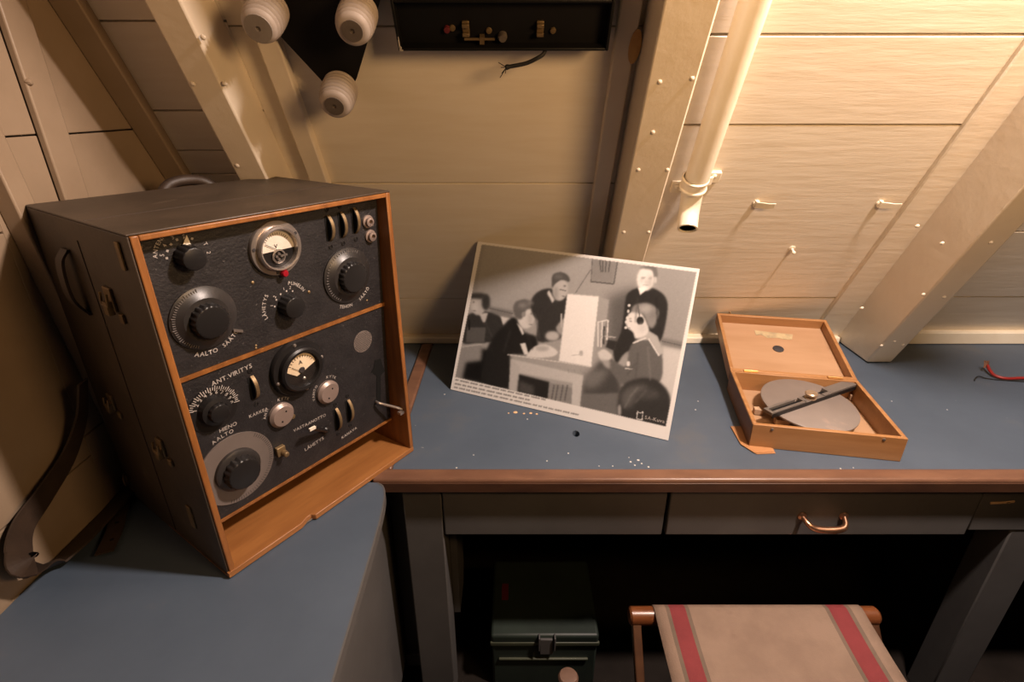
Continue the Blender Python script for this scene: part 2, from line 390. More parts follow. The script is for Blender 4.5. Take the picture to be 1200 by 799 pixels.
# chips in the blue paint
b = B()
for (px, py, r) in [(604, 483, .0042), (614, 484.5, .0024), (622, 484, .003), (629, 485, .0024), (596, 484, .0018)]:
    p = at_z(px, py, .7502); b.lathe(p, (0, 0, 1), [(0, 0), (r * 1.3, 0), (r * 1.1, .0005), (0, .0006)], 9)
[label(o_, 'bare wood chip in the blue paint') for o_ in each(b, 'paint_chip', 'chip_wood', desk)]
b = B()
for (px, py, r) in [(643, 480, .0022), (651, 483, .002), (521, 462, .0025), (618, 491, .002), (739, 541, .0025), (748, 539, .003), (744, 545, .0022), (752, 543, .002), (666, 531, .002), (641, 540, .002), (555, 533, .0018), (535, 548, .002), (760, 547, .0022), (1045, 470, .0018), (1110, 480, .0018), (985, 549, .002), (1030, 551, .002), (1155, 551, .0025), (1170, 552, .002), (702, 546, .0016), (1190, 553, .003), (1000, 548, .0015), (718, 546, .0017), (737, 470 + 66, .0015), (815, 480, .0022), (818, 470, .002)]:
    p = at_z(px, py, .7502); b.lathe(p, (0, 0, 1), [(0, 0), (r, 0), (r * .8, .0004), (0, .0005)], 7)
[label(o_, 'pale speck on the blue paint') for o_ in each(b, 'paint_speck', 'paint_chip', desk)]
b = B()
for (px, py, w) in [(1172, 589, .02), (1184, 588, .008)]:
    p = at_y(px, py, .8805); b.obox(p, (w, 0, .001), (0, .0012, 0), (0, 0, .0022))
each(b, 'scraped_patch', 'chip_wood', desk)

# ------------------------------------------------------------------ corner cabinet carrying the radio
cab = thing('corner_cabinet', 'blue topped corner cabinet under the old radio set, against the brown side wall', 'cabinet', (-.5, .6, 0))
b = B()
edge = [(-.768, .12)] + [(-.236, .12), (-.2385, .45), (-.242, .70), (-.247, .80), (-.256, .842), (-.272, .858), (-.30, .8595), (-.289, .8605), (-.289, 1.54), (-.768, 1.54)]
b.prism([(x, y, .7285) for x, y in edge], (0, 0, .0205)); b.out('cabinet_top', 'blue_top', cab, smooth=False)
b = B()
ep = [Vector((x, y, .739)) for x, y in edge[1:7]]
b.ribbon(spline(ep, 4), [(0, 0, .0105)] * 21, [(1, 0, 0)] * 5 + [(1, .1, 0)] * 7 + [(.9, .4, 0)] * 4 + [(.6, .8, 0)] * 5, .003); b.out('edge_band', 'grey_paint', cab)
b = B(); b.box(-.76, -.30, .15, .80, .05, .728); b.out('cabinet_body', 'grey_paint', cab, bevel=.002)
b = B()
for y0, y1 in ((.15, .46), (.475, .795)):
    b.box(-.30, -.272, y0, y1, .10, .715)
each(b, 'cabinet_door', 'grey_paint', cab, bevel=.003)
b = B(); b.box(-.56, -.286, .80, .985, .08, .728); b.out('filler_panel', 'grey_paint', cab, bevel=.002)
b = B(); b.box(-.287, -.19, .97, .985, .06, .72); b.box(-.287, -.19, .955, .985, .045, .09); b.out('recess_panel', 'grey_paint', cab, bevel=.002)

# ------------------------------------------------------------------ the radio set
RL = at_z(268, 677, .7505); RR = at_z(485, 527, .7505); RA = RR - RL; W = RA.length; RA.normalize(); RNO = Vector((RA.y, -RA.x, 0)); YAW = math.atan2(RA.y, RA.x)
RH, RD = .557, .352
radio = thing('radio_set', 'old field radio set in dark wooden case with black dial panels on the corner cabinet', 'radio', RL, YAW)
RI = INV[radio.name]
def loc(p): return RI @ Vector(p)
b = B(); t = .003
b.box(0, W, 0, RD, 0, t); b.box(0, W, 0, RD, RH - t, RH); b.box(0, t, 0, RD, t, RH - t); b.box(W - t, W, 0, RD, t, RH - t); b.box(t, W - t, RD - t, RD, t, RH - t)
case = b.out('case', 'case_brown', radio, bevel=.003, local=True)
b = B()
b.box(.004, W - .004, .135, .1358, RH - .0006, RH + .0006); b.box(-.001, 0, .168, .1695, .01, RH - .03); b.box(W, W + .0015, .168, .171, .01, RH - .01)
each(b, 'case_seam', 'leather', case, local=True)
b = B(); g2 = .0125
for (x0, x1, z0, z1) in ((t, g2, t, RH - t), (W - g2, W - t, t, RH - t), (g2, W - g2, RH - g2 + .002, RH - t)): b.box(x0, x1, -.0025, .20, z0, z1)
b.out('case_liner', 'liner_wood', radio, bevel=.0015, local=True)
b = B(); q = [(.0, -.004), (.135, -.004), (.150, .002), (.158, .002), (.163, -.006), (.205, -.0055), (.30, -.004), (W - .003, -.003), (W - .003, .20), (.0, .20)]
b.prism([(x, y, t - .002) for x, y in q], (0, 0, .011)); b.out('bottom_ledge', 'ledge_wood', radio, bevel=.001, local=True)
# panel plane, leaning back towards the foot
PV = Vector((0, -.058, 1)).normalized(); PW = Vector((0, -1, -.058)).normalized(); PO = Vector((0, .0494, .068))
Rm = Matrix.Rotation(YAW, 3, 'Z')
def pp(px, py, h=0.0):
    p = on_plane(px, py, RL + Rm @ (PO + PW * h), Rm @ PW); l = RI @ p - (PO + PW * h); return l.x, l.dot(PV)
def pt(u, v, h=0.0): return PO + Vector((u, 0, 0)) + PV * v + PW * h
def prad(px, py, ry, h=0.0): return (pp(px, py - ry, h)[1] - pp(px, py + ry, h)[1]) / 2
U0, U1 = .0132, W - .0132
vdiv = (pp(203, 447)[1] + pp(447, 358)[1]) / 2; vtop = (RH - .012 - .068); vbot = 0.0
def slab(b, u0, u1, v0, v1, h0, h1): b.hexa([pt(u0, v0, h0), pt(u1, v0, h0), pt(u1, v1, h0), pt(u0, v1, h0), pt(u0, v0, h1), pt(u1, v0, h1), pt(u1, v1, h1), pt(u0, v1, h1)])
b = B(); slab(b, U0, U1, vdiv + .003, vtop, -.012, 0); up = b.out('upper_panel', 'black_crackle', radio, local=True, bevel=.001)
b = B(); slab(b, U0, U1, vbot + .004, vdiv - .003, -.012, 0); lp = b.out('lower_panel', 'black_crackle', radio, local=True, bevel=.001)
b = B(); slab(b, U0, U1, vdiv - .003, vdiv + .003, -.01, .003); slab(b, U0, U1, vbot, vbot + .004, -.012, .003)
each(b, 'wood_strip', 'liner_wood', radio, local=True)
b = B(); b.box(U0, U1, .15, .16, t, .07); b.out('dark_inside', 'matt_black', radio, local=True)
def fluted(b, c, r, h, n=20, depth=.07, top=.0):
    """a knob with grip flutes round its side and a plain domed cap"""
    N2 = n * 4; rings = []
    prof = [(1.0, 0, 1), (1.0, h * .78, 1), (.94, h * .86, .4), (.90, h * .97, 0), (.82, h, 0)]
    for rr, hh, fl in prof:
        rings.append([b.bm.verts.new(c + PW * hh + (Vector((1, 0, 0)) * math.cos(2 * PI * k / N2) + PV * math.sin(2 * PI * k / N2)) * r * rr * (1 - depth * fl * (1 if (k % 4) in (0, 1) else 0))) for k in range(N2)])
    for a, c2 in zip(rings, rings[1:]):
        for k in range(N2): b.face([a[k], a[(k + 1) % N2], c2[(k + 1) % N2], c2[k]])
    b.face(rings[-1])
def knob(name, base, cap, ry_cap, h, ry_dial=None, dial_m='knob_dial', dial_h=.012, flat_dial=False, cone=True, flutes=20, panel=None):
    """base and cap are seen positions of the dial centre and the cap centre"""
    u, v = pp(*cap, h); r = prad(*cap, ry_cap, h); c = pt(u, v)
    o = None
    if ry_dial:
        R = prad(*base, ry_dial); b = B()
        prof = [(0, 0), (R, 0), (R, .002), (0, .002)] if flat_dial else [(0, 0), (R, 0), (R, .003), (R * .86, .0055), (r * 1.25, dial_h), (0, dial_h)]
        b.lathe(c, PW, prof, 56); o = b.out(name + '_dial' if False else 'tuning_dial', dial_m, radio, local=True)
    b = B(); z0 = dial_h if (ry_dial and not flat_dial) else .001
    fluted(b, c + PW * z0, r, h - z0, flutes)
    k = b.out('knob', 'black_plastic', radio, local=True, angle=50)
    return u, v, r, (R if ry_dial else r), o, k
def ticks(b, u, v, r0, r1, a0, a1, n, w=.0009, h=.0005):
    for k in range(n):
        a = math.radians(a0 + (a1 - a0) * k / max(1, n - 1)); d = Vector((1, 0, 0)) * math.cos(a) + PV * math.sin(a); tn = PV * math.cos(a) - Vector((1, 0, 0)) * math.sin(a)
        b.obox(pt(u, v, h) + d * (r0 + r1) / 2, d * (r1 - r0) / 2, tn * w / 2, PW * .0002)
def arc_text(b, text, u, v, r, mid, size, inward=False, gap=.12):
    mid = math.radians(mid)
    def fn(t_, dx, dy):
        sgn = -1 if not inward else 1
        a = mid + sgn * t_ / r; d = Vector((1, 0, 0)) * math.cos(a) + PV * math.sin(a); tn = (Vector((1, 0, 0)) * math.sin(a) - PV * math.cos(a)) * (1 if not inward else -1)
        return pt(u, v, .0005) + d * r + tn * dx + d * (dy if not inward else -dy)
    w_ = B() if b == 'words' else b
    write(w_, text, size, fn, gap)
    if b == 'words': w_.out('lettering', 'letter_white', radio, local=True, smooth=False)
def line_text(b, text, p0, p1, size, gap=.10, wide=1.0):
    u0, v0 = pp(*p0); u1, v1 = pp(*p1); d = Vector((u1 - u0, v1 - v0)); d.normalize()
    w_ = B()
    write(w_, text, size, flat(pt((u0 + u1) / 2, (v0 + v1) / 2, .0005) - PV * size * .35, (Vector((1, 0, 0)) * d.x + PV * d.y), (PV * d.x - Vector((1, 0, 0)) * d.y)), gap, wide)
    w_.out('lettering', 'letter_white', radio, local=True, smooth=False)
# upper panel controls
u, v, r, R, dial, k = knob('tuning', (237, 370), (250, 378), 21, .026, 38)
b = B(); nv = 34
for k_ in range(nv):
    a = math.radians(95 + 150 * k_ / (nv - 1)); d = Vector((1, 0, 0)) * math.cos(a) + PV * math.sin(a); tn = PV * math.cos(a) - Vector((1, 0, 0)) * math.sin(a)
    b.obox(pt(u, v, .0050) + d * R * .895, d * (.0035 if k_ % 5 == 0 else .002), tn * .0004, PW * .0008)
b.out('scale_marks', 'letter_dim', dial, local=True)
lt = 'words'; arc_text(lt, 'AALTO', u, v, R + .011, -97, .0095, True); arc_text(lt, 'SÄÄTÖ', u, v, R + .011, -54, .0090, True)
u2, v2, r2, R2, dial2, k2 = knob('tuning', (410, 321), (417, 326), 18, .024, 32)
b = B()
for k_ in range(30):
    a = math.radians(60 + 180 * k_ / 29); d = Vector((1, 0, 0)) * math.cos(a) + PV * math.sin(a); tn = PV * math.cos(a) - Vector((1, 0, 0)) * math.sin(a)
    b.obox(pt(u2, v2, .0050) + d * R2 * .895, d * (.003 if k_ % 5 == 0 else .0018), tn * .0004, PW * .0008)
b.out('scale_marks', 'letter_dim', dial2, local=True)
arc_text(lt, 'TEHON', u2, v2, R2 + .011, -98, .0085, True); arc_text(lt, 'SÄÄTÖ', u2, v2, R2 + .011, -52, .0085, True)
us, vs_, rs, _, _, _ = knob('selector', None, (229, 304), 15, .024, None, flutes=14)
tk = B(); ticks(tk, us, vs_, rs + .006, rs + .009, 60, 175, 6, .003)
arc_text(lt, 'ANTENNIVALITSIN', us, vs_, rs + .0185, 118, .0075, gap=.10)
for a_, s_ in ((165, '5'), (140, '4'), (112, '3'), (84, '2'), (20, 'T'), (-5, '2')): arc_text(lt, s_, us, vs_, rs + .0105, a_, .0075)
b = B(); d_ = Vector((1, 0, 0)) * math.cos(math.radians(80)) + PV * math.sin(math.radians(80)); sd = PV * d_.x - Vector((1, 0, 0)) * d_.z
b.prism([pt(us, vs_, .002) + d_ * (rs + .012) + sd * .0, pt(us, vs_, .002) + d_ * (rs - .002) + Vector((-.006, 0, 0)), pt(us, vs_, .002) + d_ * (rs - .002) + Vector((.005, 0, 0))], PW * .002); b.out('pointer', 'ivory', radio, local=True)
uc, vc, rc, _, _, _ = knob('function', None, (347, 361), 13.5, .022, None, flutes=14)
arc_text(lt, 'LÄHETYS', uc, vc, rc + .020, 168, .0085); arc_text(lt, 'PUHELIN', uc, vc, rc + .014, 52, .008)
for a_, s_ in ((165, '1'), (135, '2'), (95, '1'), (72, '2')): arc_text(lt, s_, uc, vc, rc + .007, a_, .007)
ticks(tk, uc, vc, rc + .003, rc + .0055, 60, 170, 5, .0025); each(tk, 'dial_mark', 'letter_white', radio, local=True)
# voltmeter
um, vm = pp(325, 291, .006); rm = prad(325, 291, 33); cm = pt(um, vm)
b = B(); b.lathe(cm, PW, [(0, 0), (rm, 0), (rm, .004), (rm * .97, .006), (rm * .80, .0065), (rm * .79, .013), (rm * .74, .0155), (rm * .69, .015), (rm * .685, .004), (0, .004)], 64); vmeter = b.out('voltmeter', 'steel', radio, local=True)
b = B()
def halfdisc(b, c, r, cut, upper, h):
    a0 = math.asin(cut); A = [a0 + (PI - 2 * a0) * k / 24 for k in range(25)] if upper else [PI - a0 + (PI + 2 * a0) * k / 24 for k in range(25)]
    b.prism([c + PW * h + Vector((1, 0, 0)) * math.cos(a) * r + PV * math.sin(a) * r for a in A], PW * .0006)
halfdisc(b, cm, rm * .68, -.12, True, .0046); b.out('meter_face', 'dial_white', vmeter, local=True)
b = B(); halfdisc(b, cm, rm * .68, -.12, False, .0046); b.out('meter_lower_face', 'black_plastic', vmeter, local=True)
b = B(); write(b, 'V', .009, flat(cm + PW * .0056 + PV * .0005 + Vector((-.001, 0, 0)), (1, 0, 0), PV))
for k_ in range(13):
    a = math.radians(35 + 110 * k_ / 12); d = Vector((1, 0, 0)) * math.cos(a) + PV * math.sin(a); b.obox(cm + PW * .0056 + d * rm * .52, d * .002, (PV * math.cos(a) - Vector((1, 0, 0)) * math.sin(a)) * .0003, PW * .0002)
b.obox(cm + PW * .007 + Vector((-.010, 0, 0)) + PV * .004, Vector((-.009, 0, 0)) + PV * .006, (PV * .5 + Vector((.4, 0, 0))) * .0006, PW * .0002)
b.out('meter_scale', 'magnet_black', vmeter, local=True)
b = B(); c_ = cm - PV * rm * .28
b.lathe(c_ + PW * .005, PW, [(rm * .24, 0), (rm * .26, .003), (rm * .20, .0035), (rm * .19, 0)], 24)
for a in (0, 1.6, 3.0, 4.4): b.cyl(c_ + PW * .005 + (Vector((1, 0, 0)) * math.cos(a) + PV * math.sin(a)) * rm * .10, PW, .0022, .004, 10)
b.obox(c_ + PW * .0075 + Vector((.008, 0, 0)), (.006, 0, 0), PV * .0015, PW * .001); b.out('movement', 'steel', vmeter, local=True)
b = B(); b.lathe(cm, PW, [(0, .0125), (rm * .685, .0125), (rm * .685, .0133), (0, .0137)], 40); b.out('meter_glass', 'glass', vmeter, local=True)
b = B()
for a in (28, 172, 262): b.lathe(cm + PW * .006 + (Vector((1, 0, 0)) * math.cos(math.radians(a)) + PV * math.sin(math.radians(a))) * rm * .88, PW, [(0, 0), (.0026, 0), (.0026, .0012), (0, .0014)], 10)
each(b, 'meter_screw', 'magnet_black', vmeter, local=True)
ur, vr = pp(333, 320, .008); b = B(); b.lathe(pt(ur, vr), PW, [(0, 0), (.0055, 0), (.0062, .010), (.0045, .013), (0, .014)], 18); label(b.out('red_button', 'red_plastic', radio, local=True), 'small red button under the voltmeter')
# thumb wheels: discs half sunk in the panel, brass rim
def wheel(px, py, ry, prot=.011):
    v_ = pp(px, py, 0)[1]; u_ = pp(px, py, prot * .5)[0]; half = prad(px, py, ry)
    rad = (half * half + prot * prot) / (2 * prot); c = pt(u_, v_, prot - rad); th = math.asin(half / rad)
    b = B(); P = [c + (PW * math.cos(a) + PV * math.sin(a)) * rad for a in [-th + 2 * th * k / 14 for k in range(15)]]
    b.prism([q - Vector((.0035, 0, 0)) for q in P], (.0055, 0, 0)); w_ = b.out('thumb_wheel', 'matt_black', radio, local=True)
    b = B()
    b.ribbon([q + PW * .0 + Vector((.0005, 0, 0)) for q in P], [Vector((.0028, 0, 0))] * 15, [(PW * math.cos(a) + PV * math.sin(a)) for a in [-th + 2 * th * k / 14 for k in range(15)]], .0016); label(b.out('wheel_rim', 'old_brass', w_, local=True), 'worn brass rim')
    b = B(); slab(b, u_ - .0075, u_ + .0055, v_ - half, v_ + half, 0, .0006); b.out('slot', 'matt_black', w_, local=True)
    for s_ in (-1, 1):
        b = B(); b.lathe(pt(u_ - .001, v_ + s_ * (half + .010)), PW, [(.0042, 0), (.0042, .001), (.0030, .0014), (.0026, .0004), (0, .0004)], 14); b.out('screw', 'black_plastic', w_, local=True)
for a_ in ((388, 267, 15), (403, 263, 15), (418, 258, 15), (299, 453, 14), (397, 490, 13), (411, 480, 13)): wheel(*a_)
for (px, py) in ((433, 260), (436, 277)):
    u_, v_ = pp(px, py, .006); b = B(); b.lathe(pt(u_, v_), PW, [(0, 0), (.0115, 0), (.0115, .003), (.008, .004), (.008, .009), (.0045, .010), (.004, .004), (0, .004)], 24); b.out('jack_socket', 'pink_steel', radio, local=True)
b = B(); u_, v_ = pp(296, 331); b.dome(pt(u_, v_), PW, .0028, .002); u_, v_ = pp(362, 342); b.dome(pt(u_, v_), PW, .003, .002)
for (px, py) in ((205, 437), (447, 240), (430, 352), (300, 405), (300, 408), (165, 290), (330, 250)):
    u_, v_ = pp(px, py); b.dome(pt(u_, v_), PW, .0022, .0014)
each(b, 'panel_screw', 'old_brass', radio, local=True)
b = B(); u_, v_ = pp(278, 387); b.obox(pt(u_, v_, .002), (Vector((1, 0, 0)) * .007 - PV * .003), (PV * .002), PW * .0015); b.out('index_mark', 'steel', radio, local=True)
# lower panel
ua, va = pp(351, 431, .008); ra = prad(351, 431, 32); ca = pt(ua, va)
b = B(); b.lathe(ca, PW, [(0, 0), (ra, 0), (ra, .006), (ra * .96, .009), (ra * .80, .010), (ra * .78, .018), (ra * .72, .021), (ra * .62, .020), (ra * .60, .012), (0, .012)], 64); am = b.out('ammeter', 'black_plastic', radio, local=True)
b = B(); pts_ = [ca + PW * .0125 + Vector((1, 0, 0)) * math.cos(a) * ra * .56 + PV * math.sin(a) * ra * .56 for a in [math.radians(8 + 164 * k / 24) for k in range(25)]]
pts_ += [ca + PW * .0125 + Vector((-.010, 0, 0)) - PV * .010, ca + PW * .0125 + Vector((.008, 0, 0)) - PV * .004]
b.prism(pts_, PW * .001); b.out('meter_face', 'dial_cream', am, local=True)
b = B(); write(b, 'A', .010, flat(ca + PW * .0142 + PV * .010, (1, 0, 0), PV))
for k_ in range(11):
    a = math.radians(30 + 120 * k_ / 10); d = Vector((1, 0, 0)) * math.cos(a) + PV * math.sin(a); b.obox(ca + PW * .0141 + d * ra * .47, d * .002, (PV * math.cos(a) - Vector((1, 0, 0)) * math.sin(a)) * .0004, PW * .0002)
b.tube([ca + PW * .0150 - PV * .006, ca + PW * .0150 + PV * .010 + Vector((-.018, 0, 0))], .0004, 6); b.lathe(ca + PW * .0142 - PV * .002, PW, [(0, 0), (.006, 0), (.005, .001), (0, .001)], 16)
b.out('meter_scale', 'magnet_black', am, local=True)
b = B(); b.lathe(ca, PW, [(0, .0175), (ra * .60, .0175), (ra * .60, .0182), (0, .0185)], 40); b.out('meter_glass', 'glass', am, local=True)
b = B()
for a in (95, 195, 280, 5): b.dome(ca + PW * .009 + (Vector((1, 0, 0)) * math.cos(math.radians(a)) + PV * math.sin(math.radians(a))) * ra * .88, PW, .0035, .003, 10)
b.dome(ca + PW * .0185 - PV * ra * .32, PW, .003, .002, 10); each(b, 'meter_screw', 'steel', am, local=True)
# fine tuning knob with numbered half dial
ul, vl, rl, Rl, dl, kl = knob('fine', (248, 478), (259, 485), 11.5, .023, 27, dial_h=.003, flat_dial=True, dial_m='black_plastic', flutes=12)
b = B(); b.lathe(pt(ul, vl, .002), PW, [(rl, 0), (rl * 1.5, 0), (rl * 1.4, .012), (rl, .014)], 30); b.out('knob_collar', 'black_plastic', kl, local=True)
b = B()
for k_ in range(31):
    a = math.radians(-5 + 165 * k_ / 30); d = Vector((1, 0, 0)) * math.cos(a) + PV * math.sin(a); b.obox(pt(ul, vl, .0025) + d * Rl * .93, d * (.0045 if k_ % 3 == 0 else .0025), (PV * math.cos(a) - Vector((1, 0, 0)) * math.sin(a)) * .0006, PW * .0002)
for k_, s_ in enumerate('1234567890'):
    a = 158 - 18 * k_; arc_text(b, s_, ul, vl, Rl * .66, a, .0085)
for v in b.bm.verts: v.co += PW * .0018
b.out('scale_marks', 'letter_white', dl, local=True)
line_text(lt, 'ANT.VIRITYS', (254, 447), (290, 430), .0105)
line_text(lt, 'HIENO', (259, 504), (276, 496), .0095); line_text(lt, 'KARKEA', (294, 487), (312, 479), .008)
line_text(lt, 'VASTAANOTTO', (349, 502), (377, 488), .0085); line_text(lt, 'LÄHETYS', (360, 525), (377, 514), .0095); line_text(lt, 'KANAVA', (403, 511), (416, 502), .0085)
ui, vi, ri, Ri, di, ki = knob('silver', (282, 553), (288, 556), 18.5, .026, 40, dial_m='silver_dial', flat_dial=True, flutes=18)
b = B(); b.lathe(pt(ui, vi, .002), PW, [(0, 0), (ri * 1.28, 0), (ri * 1.28, .006), (ri * 1.1, .009), (0, .009)], 36); b.out('knob_collar', 'knob_dial', ki, local=True)
b = B()
for k_ in range(40):
    a = math.radians(-110 + 160 * k_ / 39); d = Vector((1, 0, 0)) * math.cos(a) + PV * math.sin(a); b.obox(pt(ui, vi, .0022) + d * Ri * .93, d * .003, (PV * math.cos(a) - Vector((1, 0, 0)) * math.sin(a)) * .0003, PW * .0002)
b.out('scale_marks', 'knob_dial', di, local=True)
arc_text(lt, 'AALTO', ui, vi, Ri + .004, 98, .0095)
for (px, py, ry, txt1, txt2, a1, a2) in ((331, 487, 14, 'ANT.', 'KYTK', 150, 68), (385.5, 460, 13, 'VAIHTO', 'KYTK', 160, 62)):
    u_, v_ = pp(px, py, .006); r_ = prad(px, py, ry); b = B(); b.lathe(pt(u_, v_), PW, [(0, 0), (r_ * 1.0, 0), (r_ * 1.0, .005), (r_ * .8, .010), (0, .0105)], 36); cp_ = label(b.out('round_cap', 'pink_steel', radio, local=True), 'round metal cap with two small holes')
    b = B()
    for a in (55, 245): b.lathe(pt(u_, v_, .0103) + (Vector((1, 0, 0)) * math.cos(math.radians(a)) + PV * math.sin(math.radians(a))) * r_ * .42, PW, [(0, 0), (.0016, 0), (.0016, .0005), (0, .0006)], 8)
    each(b, 'cap_hole', 'matt_black', cp_, local=True)
    arc_text(lt, txt1, u_, v_, r_ + .004, a1, .0072); arc_text(lt, txt2, u_, v_, r_ + .004, a2, .0075)
u_, v_ = pp(425, 400); r_ = prad(425, 400, 12.5); b = B(); b.lathe(pt(u_, v_), PW, [(0, 0), (r_, 0), (r_, .0008), (0, .001)], 28); gr = b.out('speaker_grille', 'silver_dial', radio, local=True)
b = B()
for i in range(-7, 8):
    for j in range(-7, 8):
        du, dv = (i + (.5 if j % 2 else 0)) * r_ / 7, j * r_ / 7.5
        if du * du + dv * dv < (r_ * .92) ** 2: b.lathe(pt(u_ + du, v_ + dv, .0009), PW, [(0, 0), (.0009, 0), (.0007, .0003), (0, .0004)], 5)
b.out('grille_mesh', 'matt_black', gr, local=True)
u_, v_ = pp(343, 488); b = B(); b.lathe(pt(u_, v_), PW, [(0, 0), (.005, 0), (.004, .002), (0, .003)], 14); b.out('screw', 'old_brass', radio, local=True)
# toggle
u_, v_ = pp(381, 504); b = B(); b.lathe(pt(u_, v_), PW, [(0, 0), (.008, 0), (.008, .004), (.005, .007), (0, .007)], 20); tg = b.out('toggle_switch', 'black_plastic', radio, local=True)
ue, ve = pp(366, 502, .030); b = B(); b.tube([pt(u_, v_, .004), pt(ue, ve, .028)], [.0035, .0045], 12); b.out('lever', 'black_plastic', tg, local=True)
b = B(); b.obox(pt(ue, ve, .030), Vector((.006, 0, 0)), PV * .0024, PW * .0022); label(b.out('lever_tip', 'ivory', tg, local=True), 'ivory lever tip')
# brass terminal beside the silver dial
u_, v_ = pp(327, 527); b = B(); b.obox(pt(u_, v_, .004), (.008, 0, 0), PV * .009, PW * .004); b.lathe(pt(u_ + .003, v_ - .004, .008), PW, [(0, 0), (.006, 0), (.005, .010), (0, .012)], 12); b.out('terminal', 'old_brass', radio, local=True, bevel=.001)
# key slot and stay
b = B(); A = [pp(*q) for q in ((439, 422), (446, 420), (448, 428), (451, 434), (446, 440), (446, 470), (441, 470), (441, 440), (435, 436), (438, 430))]
b.prism([pt(u_, v_, .0002) for u_, v_ in A], PW * .0006); b.out('key_slot', 'matt_black', radio, local=True)
s0 = pp(444, 472, .01); s1 = pp(478, 481, .042)
b = B(); b.tube(spline([pt(*s0, .002), pt(*s0, .012), pt(s0[0] * .5 + s1[0] * .5, s0[1] * .5 + s1[1] * .5, .026), pt(*s1, .042)], 5), .0028, 10); e_ = pt(*s1, .042)
b.obox(e_ + Vector((-.010, .004, .002)), (.012, 0, 0), (0, .005, 0), (0, 0, .0028)); label(b.out('lid_stay', 'steel', radio, local=True), 'metal stay rod at the right edge')
# fittings on the dark side
def side(px, py): 
    l = RI @ at_x_plane(px, py); return l
def at_x_plane(px, py): return on_plane(px, py, RL, RA)
def latch(px, py, w=.024, h=.034):
    l = side(px, py); y, z = l.y, l.z
    b = B(); b.box(-.004, 0, y - w / 2, y + w / 2, z - h / 2, z + h / 2); o = b.out('latch', 'old_brass', radio, local=True, bevel=.001)
    b = B(); b.box(-.011, -.003, y - w * .30, y + w * .28, z - h * .62, z - h * .05); b.tube([(-.008, y - w * .42, z + h * .3), (-.010, y - w * .42, z - h * .2), (-.010, y + w * .42, z - h * .2), (-.008, y + w * .42, z + h * .3)], .0018, 8)
    b.out('latch_loop', 'old_brass', o, local=True, bevel=.001)
    b = B(); b.box(-.004, 0, y - w * .7 - .012, y - w * .7, z - h * .9, z - h * .5); b.out('latch_keeper', 'old_brass', o, local=True, bevel=.001)
latch(131, 350); latch(190, 523, .02, .03); latch(132, 470, .02, .028)
b = B(); l = side(92, 330); b.ribbon(spline([(-.002, l.y, l.z + .05), (-.014, l.y, l.z + .03), (-.016, l.y, l.z - .02), (-.002, l.y, l.z - .05)], 6), [(0, .012, 0)] * 19, [(1, 0, 0)] * 19, .004); b.out('side_strap', 'leather', radio, local=True)
b = B(); l = side(143, 300); b.box(-.003, .0, l.y - .005, l.y + .006, l.z - .018, l.z + .018); b.out('corner_bracket', 'old_brass', radio, local=True, bevel=.001)
l = side(225, 605); b = B(); b.box(-.003, .0, l.y - .007, l.y + .007, l.z - .022, l.z + .022); b.out('corner_bracket', 'old_brass', radio, local=True, bevel=.001)
b = B(); b.lathe((W, .055, .463), (1, 0, 0), [(0, 0), (.010, 0), (.010, .004), (.006, .007), (.008, .012), (0, .013)], 18); b.out('side_stud', 'old_brass', radio, local=True)
b = B(); b.tube(spline([(.205, RD + .003, RH - .04), (.205, RD + .02, RH - .015), (.225, RD + .03, RH + .002), (.256, RD + .03, RH + .007), (.288, RD + .03, RH + .001), (.305, RD + .02, RH - .016), (.305, RD + .003, RH - .04)], 7), .010, 12); b.out('carry_handle', 'leather', radio, local=True)

# ------------------------------------------------------------------ leather strap by the radio
b = B()
SX = LW + .022
cl = [at_x(97, 447, SX + .05), at_x(95, 490, SX + .02), at_x(80, 535, SX), at_x(52, 580, SX), at_x(28, 615, SX), at_x(22, 645, SX + .005), at_x(33, 663, SX + .02), at_z(58, 664, .762), at_z(88, 641, .760), at_z(115, 613, .758), at_z(140, 586, .757), at_z(152, 566, .757)]
P = spline(cl, 8); n_ = len(P); wv, nv = [], []
for i, p in enumerate(P):
    tt = (P[min(i + 1, n_ - 1)] - P[max(0, i - 1)]).normalized(); f = min(1, max(0, (i / n_ - .46) / .14))
    nr = (Vector((1, 0, 0)) * (1 - f) + Vector((-.35, .1, 1)) * f).normalized(); wd = tt.cross(nr).normalized(); nr = wd.cross(tt).normalized()
    wd_half = .010 + .013 * min(1, i / (n_ * .45)); wv.append(wd * wd_half); nv.append(nr)
b.ribbon(P, wv, nv, .0035)
strap = thing('leather_strap', 'dark brown leather strap curling down the side wall behind the radio', 'strap', (-.74, .7, .752))
b.out('strap_band', 'leather', strap)
b = B()
P2 = spline([at_z(148, 575, .757), at_z(140, 600, .756), at_z(134, 622, .756), at_z(122, 648, .756)], 6)
b.ribbon(P2, [(.012, .006, 0)] * len(P2), [(0, 0, 1)] * len(P2), .003); b.out('strap_tail', 'leather', strap)
b = B()
for (px, py) in ((137, 612), (131, 632)): b.lathe(at_z(px, py, .7578), (0, 0, 1), [(0, 0), (.0035, 0), (.003, .0003), (0, .0003)], 10)
each(b, 'strap_hole', 'matt_black', strap)
b = B(); c = at_x(147, 562, SX + .015); x_, y_, z_ = frame_from((1, .5, 0))
b.tube([c + (y_ * math.cos(a) + x_ * math.sin(a)) * .011 for a in [2 * PI * k / 18 for k in range(19)]], .002, 8); b.out('strap_ring', 'old_brass', strap)

